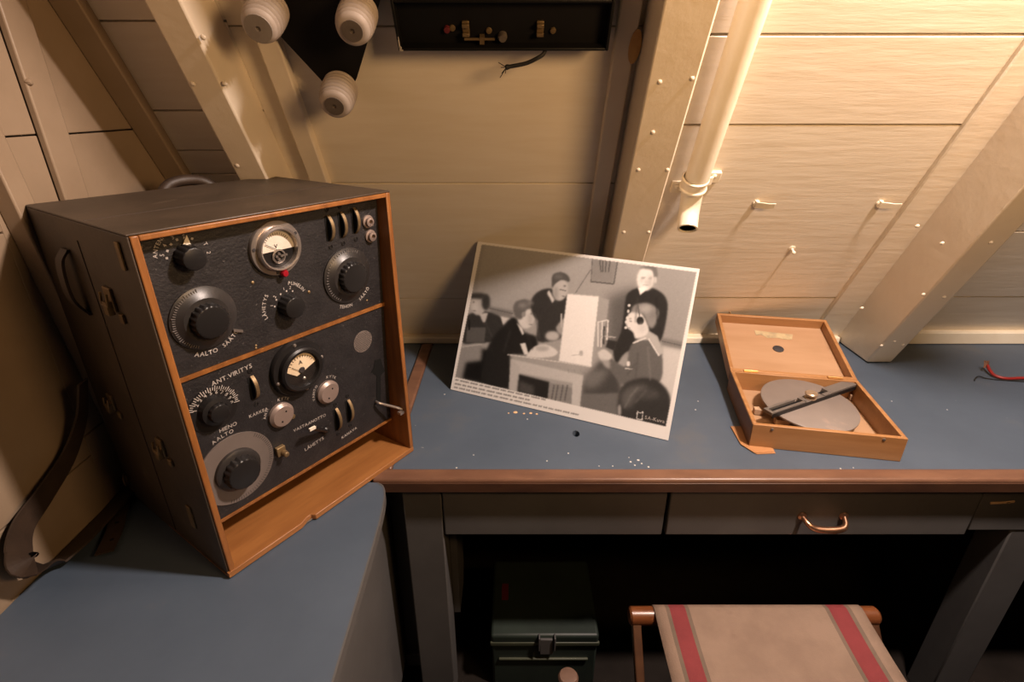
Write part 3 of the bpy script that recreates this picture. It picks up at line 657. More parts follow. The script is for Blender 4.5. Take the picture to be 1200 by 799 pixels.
# ------------------------------------------------------------------ photograph on a board leaning on the wall
BA, BB = at_z(528, 456, .7515), at_z(783, 516, .7515); BC = hull(560, 283, .006)
BN = (BB - BA).cross(BC - BA).normalized()
if BN.y > 0: BN = -BN
BD = on_plane(820, 315, BA, BN)
pb = thing('photo_board', 'large black and white photograph on white board leaning against the planked wall', 'photograph', (BA + BB) / 2)
b = B(); b.prism([BA, BB, BD, BC], -BN * .004); b.out('backing_board', 'board_white', pb, bevel=.0004)
# the printed picture, as tones on a fine grid
KW, KH, KS = 477, 400, 2.0
img = np.full((KH, KW), 150.0); yy, xx = np.mgrid[0:KH, 0:KW]; XX, YY = xx * KS, yy * KS
def blur(a, s):
    if s <= 0: return a
    k = int(3 * s) + 1; w = np.exp(-.5 * (np.arange(-k, k + 1) / s) ** 2); w /= w.sum()
    for ax in (0, 1):
        p = np.pad(a, [(k, k) if i == ax else (0, 0) for i in (0, 1)], mode='edge'); o = np.zeros_like(a)
        for j, c in enumerate(w): o += c * (p[j:j + a.shape[0], :] if ax == 0 else p[:, j:j + a.shape[1]])
        a = o
    return a
def inside(pts):
    m = np.zeros(XX.shape, bool); n = len(pts)
    for i in range(n):
        x0, y0 = pts[i]; x1, y1 = pts[(i + 1) % n]
        if y0 == y1: continue
        c = ((YY >= y0) != (YY >= y1)) & (XX < (x1 - x0) * (YY - y0) / (y1 - y0) + x0); m ^= c
    return m.astype(float)
def put(mask, tone, s=1.0, k=1.0):
    global img
    m = blur(mask, s) * k; img = img * (1 - m) + tone * m
def poly(pts, tone, s=1.0, k=1.0): put(inside(pts), tone, s, k)
def smooth(pts, tone, s=1.0, k=1.0):
    P_ = [Vector((x, y, 0)) for x, y in pts]; n = len(P_); o = []
    for i in range(n):
        a, b_, c, d = P_[i - 1], P_[i], P_[(i + 1) % n], P_[(i + 2) % n]
        for q in range(5):
            t_ = q / 5; v = .5 * (2 * b_ + (c - a) * t_ + (2 * a - 5 * b_ + 4 * c - d) * t_ * t_ + (3 * b_ - a - 3 * c + d) * t_ ** 3); o.append((v.x, v.y))
    poly(o, tone, s, k)
def ell(cx, cy, rx_, ry_, tone, s=1.0, rot=0, k=1.0):
    a = math.radians(rot); dx, dy = XX - cx, YY - cy; u = dx * math.cos(a) + dy * math.sin(a); v = -dx * math.sin(a) + dy * math.cos(a)
    put(((u / rx_) ** 2 + (v / ry_) ** 2 < 1).astype(float), tone, s, k)
def line(x0, y0, x1, y1, w, tone, s=.6, k=1.0):
    d = math.hypot(x1 - x0, y1 - y0); nx, ny = -(y1 - y0) / d * w / 2, (x1 - x0) / d * w / 2
    poly([(x0 + nx, y0 + ny), (x1 + nx, y1 + ny), (x1 - nx, y1 - ny), (x0 - nx, y0 - ny)], tone, s, k)
poly([(120, 40), (148, 45), (118, 220), (92, 215)], 140, 2)
poly([(760, 120), (930, 120), (870, 440), (780, 420)], 142, 10)
poly([(165, 272), (250, 290), (245, 315), (165, 300)], 118, 2); line(165, 280, 250, 300, 3, 90)
poly([(788, 415), (870, 432), (805, 720), (760, 600)], 186, 4)
poly([(785, 385), (866, 402), (860, 428), (785, 412)], 118, 2); line(785, 398, 862, 416, 3, 85)
poly([(535, 100), (625, 112), (612, 192), (530, 183)], 128, 2); line(530, 184, 612, 193, 4, 75); line(626, 112, 613, 192, 4, 85); line(536, 100, 531, 184, 3, 95)
for x in (562, 572, 585, 600): line(x, 108, x - 2 + (585 - x) * .3, 150, 4, 80)
line(530, 140, 475, 225, 3, 105)
poly([(590, 240), (700, 200), (680, 420), (585, 440)], 92, 10)
# seated man far left
smooth([(95, 300), (140, 290), (200, 308), (216, 340), (190, 395), (120, 405), (66, 402), (78, 320)], 58, 1.5)
ell(125, 268, 27, 38, 168, 1.5); ell(152, 258, 16, 30, 62, 2); ell(122, 236, 30, 12, 66, 2); poly([(128, 300), (160, 296), (150, 330), (142, 332)], 175, 1.2)
poly([(85, 350), (152, 350), (146, 405), (80, 402)], 88, 1); line(92, 322, 92, 360, 5, 40); poly([(205, 310), (243, 318), (215, 342)], 192, 1)
poly([(60, 420), (138, 410), (135, 465), (80, 472), (66, 535), (40, 530)], 135, 1.5); line(60, 420, 138, 410, 4, 165)
poly([(138, 425), (240, 445), (240, 575), (66, 535), (80, 475), (135, 468)], 33, 3)
# seated man with papers, back
smooth([(212, 345), (255, 312), (290, 365), (335, 385), (328, 442), (240, 448), (232, 480), (230, 560), (140, 540), (150, 450), (172, 395)], 42, 2)
ell(298, 312, 29, 42, 196, 1.5, 8); smooth([(250, 280), (262, 256), (295, 248), (325, 262), (322, 280), (300, 285), (290, 300), (278, 320), (258, 310)], 98, 1.5)
ell(288, 302, 7, 10, 135, 1); poly([(262, 330), (282, 350), (290, 372), (284, 378)], 205, 1)
poly([(275, 408), (294, 404), (306, 446), (290, 447)], 205, 1)
# leaning man
smooth([(316, 250), (345, 218), (390, 210), (420, 250), (446, 232), (442, 300), (405, 350), (425, 385), (380, 400), (335, 395), (340, 330), (318, 300)], 58, 1.5)
ell(420, 213, 27, 40, 172, 1.5, 10); smooth([(388, 185), (395, 158), (425, 150), (450, 165), (452, 185), (425, 178), (400, 195), (392, 208)], 82, 1.2); line(418, 212, 442, 218, 3, 100); line(425, 236, 438, 238, 3, 110)
poly([(380, 215), (400, 250), (392, 262), (372, 225)], 190, 1.2); ell(392, 380, 26, 18, 172, 2); line(425, 300, 425, 350, 6, 170)
smooth([(300, 448), (328, 418), (372, 412), (412, 438), (382, 456), (305, 458)], 200, 1.2); ell(355, 425, 25, 10, 165, 2)
# table
poly([(230, 445), (415, 472), (530, 490), (506, 525), (260, 462)], 152, 1.2); poly([(242, 462), (506, 522), (500, 556), (266, 512)], 178, 1.2)
poly([(242, 464), (276, 490), (262, 580), (234, 573)], 172, 1.2); poly([(272, 518), (382, 546), (376, 608), (266, 582)], 44, 1.5); poly([(272, 540), (325, 560), (325, 595), (270, 582)], 75, 3)
poly([(382, 548), (470, 568), (462, 626), (376, 606)], 128, 1.5)
for x in (398, 412, 430, 446): line(x, 556, x - 10, 612, 5, 95)
poly([(500, 556), (560, 470), (620, 480), (640, 560), (640, 640), (500, 600)], 72, 4); poly([(494, 588), (645, 585), (640, 670), (490, 636)], 104, 2)
poly([(500, 520), (545, 500), (600, 500), (560, 560), (510, 575)], 110, 6)
poly([(466, 522), (502, 522), (490, 634), (460, 626)], 180, 1)
# officer standing
smooth([(652, 270), (662, 228), (700, 206), (750, 206), (796, 236), (806, 290), (780, 400), (720, 420), (655, 440), (622, 480), (612, 430), (640, 360)], 52, 1.5)
ell(727, 174, 31, 44, 210, 1.5, 5); smooth([(705, 135), (735, 126), (765, 132), (770, 165), (758, 170), (752, 145), (725, 138)], 110, 1.5); poly([(700, 206), (748, 198), (708, 233)], 226, 1); ell(762, 178, 6, 12, 185, 1)
line(712, 168, 728, 170, 4, 170); line(742, 170, 752, 170, 4, 170); line(718, 196, 738, 197, 3, 160)
for x, y in ((668, 270), (665, 291), (661, 315), (656, 350), (658, 330)): ell(x, y, 5, 6, 205, .6)
# tall white cabinet
poly([(445, 228), (560, 238), (532, 492), (415, 470)], 220, 1); poly([(560, 238), (596, 250), (586, 330), (553, 420), (532, 492)], 152, 1.2)
ell(495, 442, 7, 10, 165, 1); line(460, 450, 500, 446, 3, 185)
for a_ in ((556, 330, 556, 420, 5, 200), (572, 325, 566, 420, 4, 210), (556, 330, 592, 322, 4, 205), (592, 322, 588, 395, 5, 205), (566, 380, 620, 385, 4, 170), (578, 345, 576, 410, 5, 70)): line(*a_)
poly([(592, 393), (626, 400), (612, 432), (584, 420)], 55, 1)
# sailor
smooth([(690, 395), (738, 366), (782, 420), (782, 540), (705, 556), (640, 552), (588, 482), (602, 462), (655, 490), (668, 430)], 98, 1.5)
poly([(682, 405), (740, 362), (770, 380), (792, 440), (775, 452), (742, 395), (712, 395)], 168, 1.2); line(682, 406, 730, 386, 5, 205); line(738, 390, 776, 452, 5, 205)
smooth([(666, 302), (694, 286), (722, 312), (738, 366), (694, 390), (682, 366), (664, 352), (656, 330)], 206, 1.2)
smooth([(676, 292), (690, 268), (735, 262), (772, 285), (770, 320), (752, 352), (735, 340), (720, 305), (695, 296)], 132, 1.8); smooth([(700, 280), (740, 275), (760, 300), (735, 300)], 165, 3, .7)
ell(708, 325, 13, 15, 50, .8); line(706, 312, 700, 270, 4, 90); line(668, 326, 680, 328, 3, 130)
smooth([(556, 440), (580, 428), (606, 452), (588, 472), (566, 465)], 192, 1.2); poly([(566, 465), (600, 468), (600, 500), (580, 490)], 150, 2)
ell(665, 480, 7, 10, 205, .8); line(654, 496, 680, 500, 4, 195)
# head in the foreground
smooth([(626, 625), (640, 565), (690, 535), (760, 535), (808, 580), (818, 640), (805, 700), (790, 720), (660, 680), (628, 665)], 58, 2)
smooth([(635, 620), (650, 575), (700, 555), (740, 565), (700, 590), (670, 640)], 100, 5, .8); smooth([(690, 590), (750, 570), (780, 600), (720, 610)], 78, 4, .8); ell(633, 648, 6, 22, 150, 1.5)
ell(742, 186, 10, 26, 178, 3, 5); ell(713, 178, 5, 12, 188, 2); ell(718, 172, 7, 3, 150, 1); ell(744, 173, 6, 3, 150, 1); ell(728, 186, 4, 8, 185, 1.5)
ell(312, 322, 8, 24, 165, 3); ell(316, 300, 4, 3, 120, 1); line(308, 338, 322, 340, 3, 130); ell(284, 270, 14, 8, 135, 3); ell(312, 262, 10, 8, 130, 3)
ell(404, 225, 8, 24, 140, 3); ell(436, 200, 5, 3, 95, 1); ell(414, 166, 16, 6, 110, 3)
ell(112, 270, 9, 22, 182, 3); ell(108, 258, 4, 3, 110, 1); line(104, 288, 118, 290, 3, 120)
ell(715, 352, 14, 16, 188, 4); ell(672, 318, 5, 3, 150, 1); line(662, 350, 674, 352, 3, 150); ell(730, 278, 18, 7, 158, 3); ell(752, 300, 10, 14, 108, 4); ell(690, 282, 10, 6, 120, 3)
for a_ in ((330, 300, 345, 390, 5, 78), (300, 370, 320, 430, 4, 60), (240, 360, 215, 440, 5, 62), (700, 440, 690, 540, 5, 78), (735, 420, 745, 540, 6, 118), (660, 520, 690, 480, 5, 80), (700, 240, 690, 330, 4, 72), (765, 240, 770, 330, 5, 38), (150, 330, 175, 385, 4, 78), (670, 600, 700, 565, 5, 120), (690, 620, 730, 575, 5, 100), (650, 640, 672, 600, 5, 118), (740, 600, 770, 580, 4, 84)): line(*a_, 1.5, .7)
for x in (448, 470, 492, 514): line(x, 500, x + 3, 512, 3, 140)
line(230, 447, 415, 473, 3, 196); line(415, 473, 528, 491, 3, 190)
img = img + blur(np.random.default_rng(3).normal(0, 1, img.shape), .7) * 3.5
img = 128 + (img - 128) * 1.08
# border, caption and the archive mark
pic = inside([(137, 50), (911, 150), (800, 706), (42, 528)]); pic = blur(pic, .5); img = img * pic + 222 * (1 - pic)
def caption(x0, y0, x1, y1):
    rnd = random.Random(int(x1)); d = math.hypot(x1 - x0, y1 - y0); t_ = 0
    while t_ < d - 8:
        w_ = rnd.uniform(9, 34); a = min(d, t_ + w_); line(x0 + (x1 - x0) * t_ / d, y0 + (y1 - y0) * t_ / d, x0 + (x1 - x0) * a / d, y0 + (y1 - y0) * a / d, 5, 110, .5, .8); t_ = a + 5
caption(42, 537, 372, 611); caption(40, 551, 310, 611); caption(38, 564, 486, 664)
for a_ in ((698, 650, 695, 678), (717, 652, 715, 682), (695, 678, 715, 682), (698, 650, 702, 656), (702, 656, 712, 657), (712, 657, 718, 652)): line(*a_, 3, 205, .4)
NU, NV_ = 330, 224
verts, tones = [], []
for j in range(NV_ + 1):
    for i in range(NU + 1):
        s_, t_ = i / NU, j / NV_
        p = (BA * (1 - s_) + BB * s_) * (1 - t_) + (BC * (1 - s_) + BD * s_) * t_
        px, py = proj(p); cx_, cy_ = (px - 520) * 3.074 / KS, (py - 270) * 3.074 / KS
        x0 = min(KW - 2, max(0, int(cx_))); y0 = min(KH - 2, max(0, int(cy_))); fx, fy = min(1, max(0, cx_ - x0)), min(1, max(0, cy_ - y0))
        v = (img[y0, x0] * (1 - fx) + img[y0, x0 + 1] * fx) * (1 - fy) + (img[y0 + 1, x0] * (1 - fx) + img[y0 + 1, x0 + 1] * fx) * fy
        verts.append(INV[pb.name] @ (p + BN * .0004)); tones.append(v)
faces = [(j * (NU + 1) + i, j * (NU + 1) + i + 1, (j + 1) * (NU + 1) + i + 1, (j + 1) * (NU + 1) + i) for j in range(NV_) for i in range(NU)]
me = bpy.data.meshes.new('photo_print'); me.from_pydata(verts, [], faces); ca_ = me.color_attributes.new('print_tone', 'FLOAT_COLOR', 'POINT')
arr = (np.array(tones) / 236.0) ** 2.2; arr = arr / (222 / 236) ** 2.2 * .80
ca_.data.foreach_set('color', np.stack([arr, arr * .975, arr * .955, np.ones_like(arr)], 1).astype(np.float32).ravel())
me.materials.append(MAT['print']); po = bpy.data.objects.new('photo_print', me); COL.objects.link(po); po.parent = pb
uA = (BB - BA).normalized(); vA = BN.cross(uA).normalized()
if vA.z < 0: vA = -vA
b = B(); p_ = on_plane(520 + 760 / 3.074, 270 + 686 / 3.074, BA, BN)
write(b, 'SA-Kuva', .0115, flat(p_ + BN * .0007, uA, vA), .10); b.out('archive_mark', 'letter_white', pb, smooth=False)

# ------------------------------------------------------------------ wooden box with lid, and the disc inside it
X1, X2 = at_z(877, 523, .7505), at_z(1055, 541, .7505); XA = X2 - X1; BW = XA.length; BY = math.atan2(XA.y, XA.x); BDp, BH, tb = .262, .058, .0095
bx = thing('wooden_box', 'open varnished wooden case with hinged lid beside the foot of the wall rib', 'box', X1, BY)
b = B(); b.box(0, BW, 0, tb, 0, BH); b.box(0, BW, BDp - tb, BDp, 0, BH); b.box(BW - tb, BW, tb, BDp - tb, 0, BH); b.box(0, tb, tb, BDp - tb, 0, BH)
b.out('box_sides', 'box_wood', bx, bevel=.0012, local=True)
b = B(); b.box(tb, BW - tb, tb, BDp - tb, .001, .008); b.out('box_floor', 'box_inner', bx, local=True)
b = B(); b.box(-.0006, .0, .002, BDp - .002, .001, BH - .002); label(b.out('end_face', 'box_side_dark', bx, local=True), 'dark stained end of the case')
bi = INV[bx.name]
# lid: hinged on the back edge, tipped back against the wall
pl_ = bi @ on_plane(840.5, 367, X1 + Vector((0, 0, 0)), Vector((math.cos(BY), math.sin(BY), 0)))  # its far left corner lies in the case's left side plane
pr_ = bi @ on_plane(968, 374.5, X2, Vector((math.cos(BY), math.sin(BY), 0)))
dy, dz = (pl_.y + pr_.y) / 2 - BDp, (pl_.z + pr_.z) / 2 - BH; LA = math.atan2(dz, dy); LD = math.hypot(dy, dz); LT = .034
lx, ly, lz = Vector((1, 0, 0)), Vector((0, math.cos(LA), math.sin(LA))), Vector((0, -math.sin(LA), math.cos(LA)))
LO = Vector((0, BDp + .001, BH))
def lpnt(x, y, z): return LO + lx * x + ly * y + lz * z
def lbox(b, x0, x1, y0, y1, z0, z1): b.hexa([lpnt(x0, y0, z0), lpnt(x1, y0, z0), lpnt(x1, y1, z0), lpnt(x0, y1, z0), lpnt(x0, y0, z1), lpnt(x1, y0, z1), lpnt(x1, y1, z1), lpnt(x0, y1, z1)])
b = B(); lbox(b, 0, BW, 0, tb, -LT, 0); lbox(b, 0, BW, LD - tb, LD, -LT, 0); lbox(b, 0, tb, tb, LD - tb, -LT, 0); lbox(b, BW - tb, BW, tb, LD - tb, -LT, 0)
lid = b.out('lid', 'box_wood', bx, bevel=.0012, local=True)
b = B(); lbox(b, tb, BW - tb, tb, LD - tb, -LT + .002, -LT + .007); b.out('lid_panel', 'box_inner', lid, local=True)
def lidpt(px, py, h=-LT + .0073):
    o_ = Matrix.Translation(X1) @ Matrix.Rotation(BY, 4, 'Z'); n3 = (o_.to_3x3() @ lz); return bi @ on_plane(px, py, o_ @ lpnt(0, 0, h), n3)
c = lidpt(912, 409); b = B(); b.lathe(c, lz, [(0, 0), (.0145, 0), (.0145, .002), (.013, .003), (0, .003)], 28); label(b.out('lid_disc', 'magnet_black', lid, local=True), 'round black disc stuck in the lid')
b = B(); q = [lidpt(*k) for k in ((884, 387), (900, 389), (915, 390.5), (929, 392), (928, 398), (918, 397.5), (911, 396), (899, 396), (892, 392), (886, 393))]
b.prism(q, lz * .0004); label(b.out('paper_label', 'paper_old', lid, local=True), 'torn scrap of an old paper label')
for px, py in ((880, 436), (978, 443)):
    x = (bi @ at_z(px, py, .75 + BH)).x; b = B(); b.box(x - .017, x + .017, BDp - .007, BDp + .006, BH - .0005, BH + .0015); b.tube([(x - .017, BDp + .0008, BH + .002), (x + .017, BDp + .0008, BH + .002)], .0024, 10)
    b.out('hinge', 'brass', bx, local=True)
b = B()
for px, py in ((905, 503), (1036, 515)):
    l = bi @ on_plane(px, py, X1, (math.sin(BY), -math.cos(BY), 0)); b.lathe((l.x, 0, l.z), (0, -1, 0), [(0, 0), (.0035, 0), (.003, .0015), (0, .002)], 12)
each(b, 'front_screw', 'core_metal', bx, local=True)
b = B(); c = lpnt(.012, LD, -.004); b.tube(spline([c + Vector((-.006, .002, -.01)), c + Vector((-.002, .006, .008)), c + Vector((.012, .008, .012)), c + Vector((.026, .006, .006)), c + Vector((.03, .002, -.004))], 5), .0014, 8); b.out('wire_loop', 'brass', bx, local=True)

disc_c = (at_z(893, 452, .80) + at_z(1011, 488, .80)) / 2
disc_c.z = .797
dv = thing('disc_instrument', 'grey metal disc with slotted arm and brass knob lying inside the open wooden case', 'instrument', (disc_c.x, disc_c.y, .7595), BY)
R_ = (at_z(893, 452, .80) - at_z(1011, 488, .80)).length / 2; R_ = min(R_, .108)
tl = Vector((.05, -.07, 1)).normalized(); c0 = Vector((0, 0, .028))
b = B(); b.lathe(c0, tl, [(0, 0), (R_, 0), (R_, .0035), (R_ * .98, .005), (0, .005)], 72); b.out('disc', 'disc_grey', dv, local=True)
b = B(); b.lathe((0, 0, 0), (0, 0, 1), [(0, 0), (.05, 0), (.046, .012), (.03, .029), (0, .029)], 28); b.out('hub', 'black_plastic', dv, local=True)
def dl_(px, py, z): return INV[dv.name] @ at_z(px, py, z)
aL = dl_(900, 480, .807); aR = dl_(996, 448, .807); aL.z = aR.z = 0; ax = (aR - aL).normalized(); ay = Vector((-ax.y, ax.x, 0)); zz = .0345 + .003; al = (aR - aL).length; am_ = (aL + aR) / 2; hw = .0125
def apt(s, w, z): return am_ + ax * s + ay * w + Vector((0, 0, z))
def abox(b, s0, s1, w0, w1, z0, z1): b.hexa([apt(s0, w0, z0), apt(s1, w0, z0), apt(s1, w1, z0), apt(s0, w1, z0), apt(s0, w0, z1), apt(s1, w0, z1), apt(s1, w1, z1), apt(s0, w1, z1)])
b = B(); h_ = al / 2; za, zb = zz, zz + .0075
abox(b, -h_, -h_ + .009, -hw, hw, za, zb); abox(b, -h_ + .009, -.030, -hw, -hw * .45, za, zb); abox(b, -h_ + .009, -.045, hw * .5, hw, za, zb); abox(b, -.030, .035, -hw, hw, za, zb - .002); abox(b, -.034, -.030, -hw, hw * .7, za, zb)
abox(b, .035, .062, -hw, -hw * .2, za, zb); abox(b, .060, h_ + .01, -hw, hw * 1.15, za, zb + .001)
arm = b.out('arm', 'arm_grey', dv, local=True, bevel=.0008)
b = B(); abox(b, -h_ + .002, h_ + .008, -hw - .0012, -hw + .001, za - .006, za + .004); b.out('arm_rail', 'black_plastic', arm, local=True)
b = B(); abox(b, -h_ + .007, -.0305, -hw * .46, hw * .55, za - .002, za + .001); abox(b, .0355, .0605, -hw * .25, hw * .9, za - .002, za + .001); each(b, 'slot_bed', 'matt_black', arm, local=True)
kc = dl_(951, 461, .815); b = B(); b.lathe((kc.x, kc.y, zb - .002), (0, 0, 1), [(0, 0), (.013, 0), (.013, .002), (.006, .003), (.006, .007), (.0135, .009), (.0145, .013), (.012, .0155), (.004, .0145), (0, .0145)], 36); label(b.out('knob', 'pale_brass', dv, local=True), 'round pale brass knob')
b = B()
for px, py, w, l_ in ((889, 478, .010, .016), (917, 490, .016, .018), (1003, 462, .014, .014)):
    p = dl_(px, py, .775); b.box(p.x - w, p.x + w, p.y - l_ / 2, p.y + l_ / 2, .0005, .015)
each(b, 'rest_block', 'felt_tan', dv, local=True, bevel=.001)

b = B(); q = [at_z(*k, .7515) for k in ((856, 500), (868, 521), (884, 531), (906, 530), (900, 515), (880, 500))]; b.prism(q, (0, 0, .0015)); b.prism([k + Vector((.004, -.003, -.001)) for k in q[1:4]] + [q[4]], (0, 0, .0012))
tag(b.out('wood_scrap', 'scrap_wood'), 'thin orange scrap sticking out from under the wooden case corner', 'scrap')

# ------------------------------------------------------------------ red wire end on the desk
wr = thing('red_wire', 'red wire with bare copper ends lying loose on the blue desk', 'wire', at_z(1190, 445, .75))
b = B(); P = spline([at_z(1300, 452, .7548), at_z(1230, 446, .757), at_z(1200, 443, .757), at_z(1180, 443.5, .756), at_z(1166, 440, .757), at_z(1160, 434, .762), at_z(1157, 428, .768)], 6); b.tube(P, .0042, 12); b.out('insulation', 'wire_red', wr)
b = B(); e = P[-1]
for dx in (-.002, 0, .002): b.tube(spline([e + Vector((dx, 0, -.004)), e + Vector((dx * 2, .004, .008)), e + Vector((dx * 3 - .003, .004, .012)), e + Vector((dx - .010, -.004, .002)), e + Vector((dx - .014, -.008, -.004))], 4), .0013, 6)
each(b, 'bare_strand', 'strand_copper', wr)
b = B(); b.tube(spline([at_z(1200, 447, .752), at_z(1170, 445, .752), at_z(1155, 443, .7525), at_z(1148, 441, .756), at_z(1144, 442, .757), at_z(1142, 446, .752)], 5), .0015, 8); b.out('second_core', 'wire_black', wr)

# ------------------------------------------------------------------ folding stool
stl = thing('folding_stool', 'folding stool with red striped canvas seat standing before the desk drawers', 'stool', (.53, .63, 0))
ZS = .45; ry0 = at_z(740, 722, ZS); ry1 = at_z(1028, 710, ZS); rail_y = .805; rr = .0195; rz = ZS - rr
b = B()
xa, xb = ry0.x, ry1.x
b.lathe((xa, rail_y, rz), (1, 0, 0), [(0, 0), (rr * .8, 0), (rr, .004), (rr, .5 * (xb - xa)), (rr, xb - xa - .006), (rr * .75, xb - xa), (0, xb - xa)], 24); b.out('rail', 'stool_wood', stl)
fy = .44
b = B(); b.lathe((xa, fy, rz), (1, 0, 0), [(0, 0), (rr * .8, 0), (rr, .004), (rr, xb - xa - .006), (rr * .75, xb - xa), (0, xb - xa)], 24); b.out('rail', 'stool_wood', stl)
cxl, cxr = .307, .757
prof = [(fy - rr * .2, rz - rr * 1.0), (fy - rr * 1.02, rz - rr * .1), (fy - rr * .6, rz + rr * .86)] + [(fy + (rail_y - fy) * k / 10, rz + rr + .0015 - .016 * math.sin(PI * k / 10)) for k in range(11)] + [(rail_y + rr * .6, rz + rr * .86), (rail_y + rr * 1.05, rz + rr * .05), (rail_y + rr * .5, rz - rr)]
wdt = cxr - cxl
bands = [(0, .056, 0), (.056, .074, 2), (.074, .150, 1), (.150, .168, 2), (.168, .820, 0), (.820, .838, 2), (.838, .925, 1), (.925, .945, 2), (.945, 1, 0)]
b = B()
for f0, f1, mi in bands:
    b.mi = mi; V0 = [b.bm.verts.new((cxl + wdt * f0, y, z)) for y, z in prof]; V1 = [b.bm.verts.new((cxl + wdt * f1, y, z)) for y, z in prof]
    for k in range(len(prof) - 1): b.face([V0[k], V1[k], V1[k + 1], V0[k + 1]])
bmesh.ops.remove_doubles(b.bm, verts=b.bm.verts, dist=1e-5)
cv = b.out('canvas_seat', ['canvas', 'canvas_red', 'canvas_grey'], stl, angle=60); so = cv.modifiers.new('cloth', 'SOLIDIFY'); so.thickness = .002; so.offset = 1
for x, ytop, ybot in ((xa + .014, rail_y, fy - .02), (xb - .014, rail_y, fy - .02), (xa + .036, fy, rail_y + .02), (xb - .036, fy, rail_y + .02)):
    b = B(); b.obox((x, (ytop + ybot) / 2, rz / 2), (.009, 0, 0), (0, .014, 0), (0, (ytop - ybot) / 2, rz / 2)); b.out('leg', 'stool_leg_wood', stl, bevel=.002)
b = B(); b.lathe((xa + .014, fy + .02, .10), (1, 0, 0), [(0, 0), (.011, 0), (.011, xb - xa - .028), (0, xb - xa - .028)], 16); b.out('stretcher', 'stool_leg_wood', stl)

# ------------------------------------------------------------------ green metal case under the desk
gz = .20; g0, g1, g2_, g3 = at_z(575, 745, gz), at_z(703, 747, gz), at_z(583, 655, gz), at_z(700, 655, gz)
gx0, gx1, gy0, gy1 = g0.x, g1.x, g0.y, 1.175
gc = thing('metal_case', 'dark green metal case with front latch standing under the desk', 'case', ((gx0 + gx1) / 2, (gy0 + gy1) / 2, 0))
b = B(); b.box(gx0 + .003, gx1 - .003, gy0 + .003, gy1 - .003, 0, .158); b.out('case_body', 'case_green', gc, bevel=.006)
b = B(); b.box(gx0, gx1, gy0, gy1, .161, gz); lidg = b.out('case_lid', 'case_green', gc, bevel=.008, seg=3)
b = B(); b.box(gx0 - .0015, gx1 + .0015, gy0 - .002, gy0 + .006, .164, .176); b.out('lid_rim', 'edge_green', lidg, bevel=.002)
b = B(); b.box(gx0 + .02, gx1 - .025, gy0 - .003, gy0 + .004, .108, .114); b.out('front_ridge', 'edge_green', gc, bevel=.002)
mx_ = (gx0 + gx1) / 2 + .005
b = B(); b.box(mx_ - .017, mx_ + .017, gy0 - .006, gy0 + .004, .137, .192); b.box(mx_ - .022, mx_ - .018, gy0 - .012, gy0 + .004, .157, .204); b.box(mx_ + .018, mx_ + .022, gy0 - .012, gy0 + .004, .157, .204); b.out('latch', 'grey_paint', gc, bevel=.001)
p0_, p1_ = at_z(590, 684, gz), at_z(594, 703, gz)
b = B(); b.box(min(p0_.x, p1_.x) - .004, max(p0_.x, p1_.x) + .004, p1_.y, p0_.y, gz - .0005, gz + .0008); label(b.out('red_label', 'red_mark', lidg), 'faded red mark on the lid')
pg = at_z(666, 792, .30)
b = B(); b.lathe((pg.x, pg.y, 0), (0, 0, 1), [(0, 0), (.03, 0), (.028, .012), (.016, .03), (.014, .25), (.021, .285), (.0225, .296), (.019, .302), (0, .304)], 28)
tag(b.out('wooden_post', 'peg_wood'), 'short round wooden post rising in front of the dark green case', 'post')

# ------------------------------------------------------------------ insulators on the black bracket
ib = thing('insulator_bracket', 'black triangular plate on the sloping wall carrying three ribbed porcelain insulators', 'bracket', hull(390, 40, 0.0))
dpl = .035
T = [hull(*q, dpl) for q in ((322, 36), (376, 94), (392, 112), (412, 104), (418, 92), (447, -4), (452, -40), (440, -70), (330, -60), (310, -20))]
b = B(); b.prism(T, -HN * .006); b.out('plate', 'black_board', ib, bevel=.001)
b = B()
for q in ((340, 10), (425, 10), (396, 84)): b.cyl(hull(*q, 0), HN, .008, dpl - .004, 14)
each(b, 'standoff', 'core_metal', ib)
def insulator(px, py, dend, rpx, coremat, hollow):
    e = hull(px, py, dend); L_ = dend - dpl
    k = (hull(px + 1, py, dend) - hull(px, py, dend)).length; r = rpx * k; base = e - HN * L_
    prof = [(0, 0), (r * .80, 0)]
    nr = 6
    for i in range(nr):
        a0_, st_ = i / nr * .88, .88 / nr
        w0 = r * (.90 + .10 * math.sin(PI * min(1, .25 + .75 * (a0_ + st_ * .5)) ** 1.0)) * (1 if i < nr - 1 else .97)
        prof += [(w0 * .79, L_ * (a0_ + .02 * st_)), (w0 * .97, L_ * (a0_ + .22 * st_)), (w0, L_ * (a0_ + .48 * st_)), (w0 * .97, L_ * (a0_ + .76 * st_)), (w0 * .79, L_ * (a0_ + .96 * st_))]
    prof += [(r * .84, L_ * .90), (r * .80, L_ * .95), (r * .66, L_ * .99), (r * .56, L_ * 1.0), (0, L_ * 1.0)]
    b = B(); b.lathe(base, HN, prof, 40); o = b.out('insulator', 'ceramic', ib, angle=60)
    b = B(); b.lathe(base + HN * (L_ - .002), HN, [(0, .002), (.0035, .002), (.004, .0045), (r * (.66 if hollow else .52), .0045), (r * (.66 if hollow else .52), .001), (0, .001)], 24); o2 = b.out('metal_core', coremat, o)
insulator(303, 33, .105, 24, 'core_light', True); insulator(413, 36, .105, 23.5, 'core_metal', False); insulator(392, 124, .100, 21, 'core_metal', False)

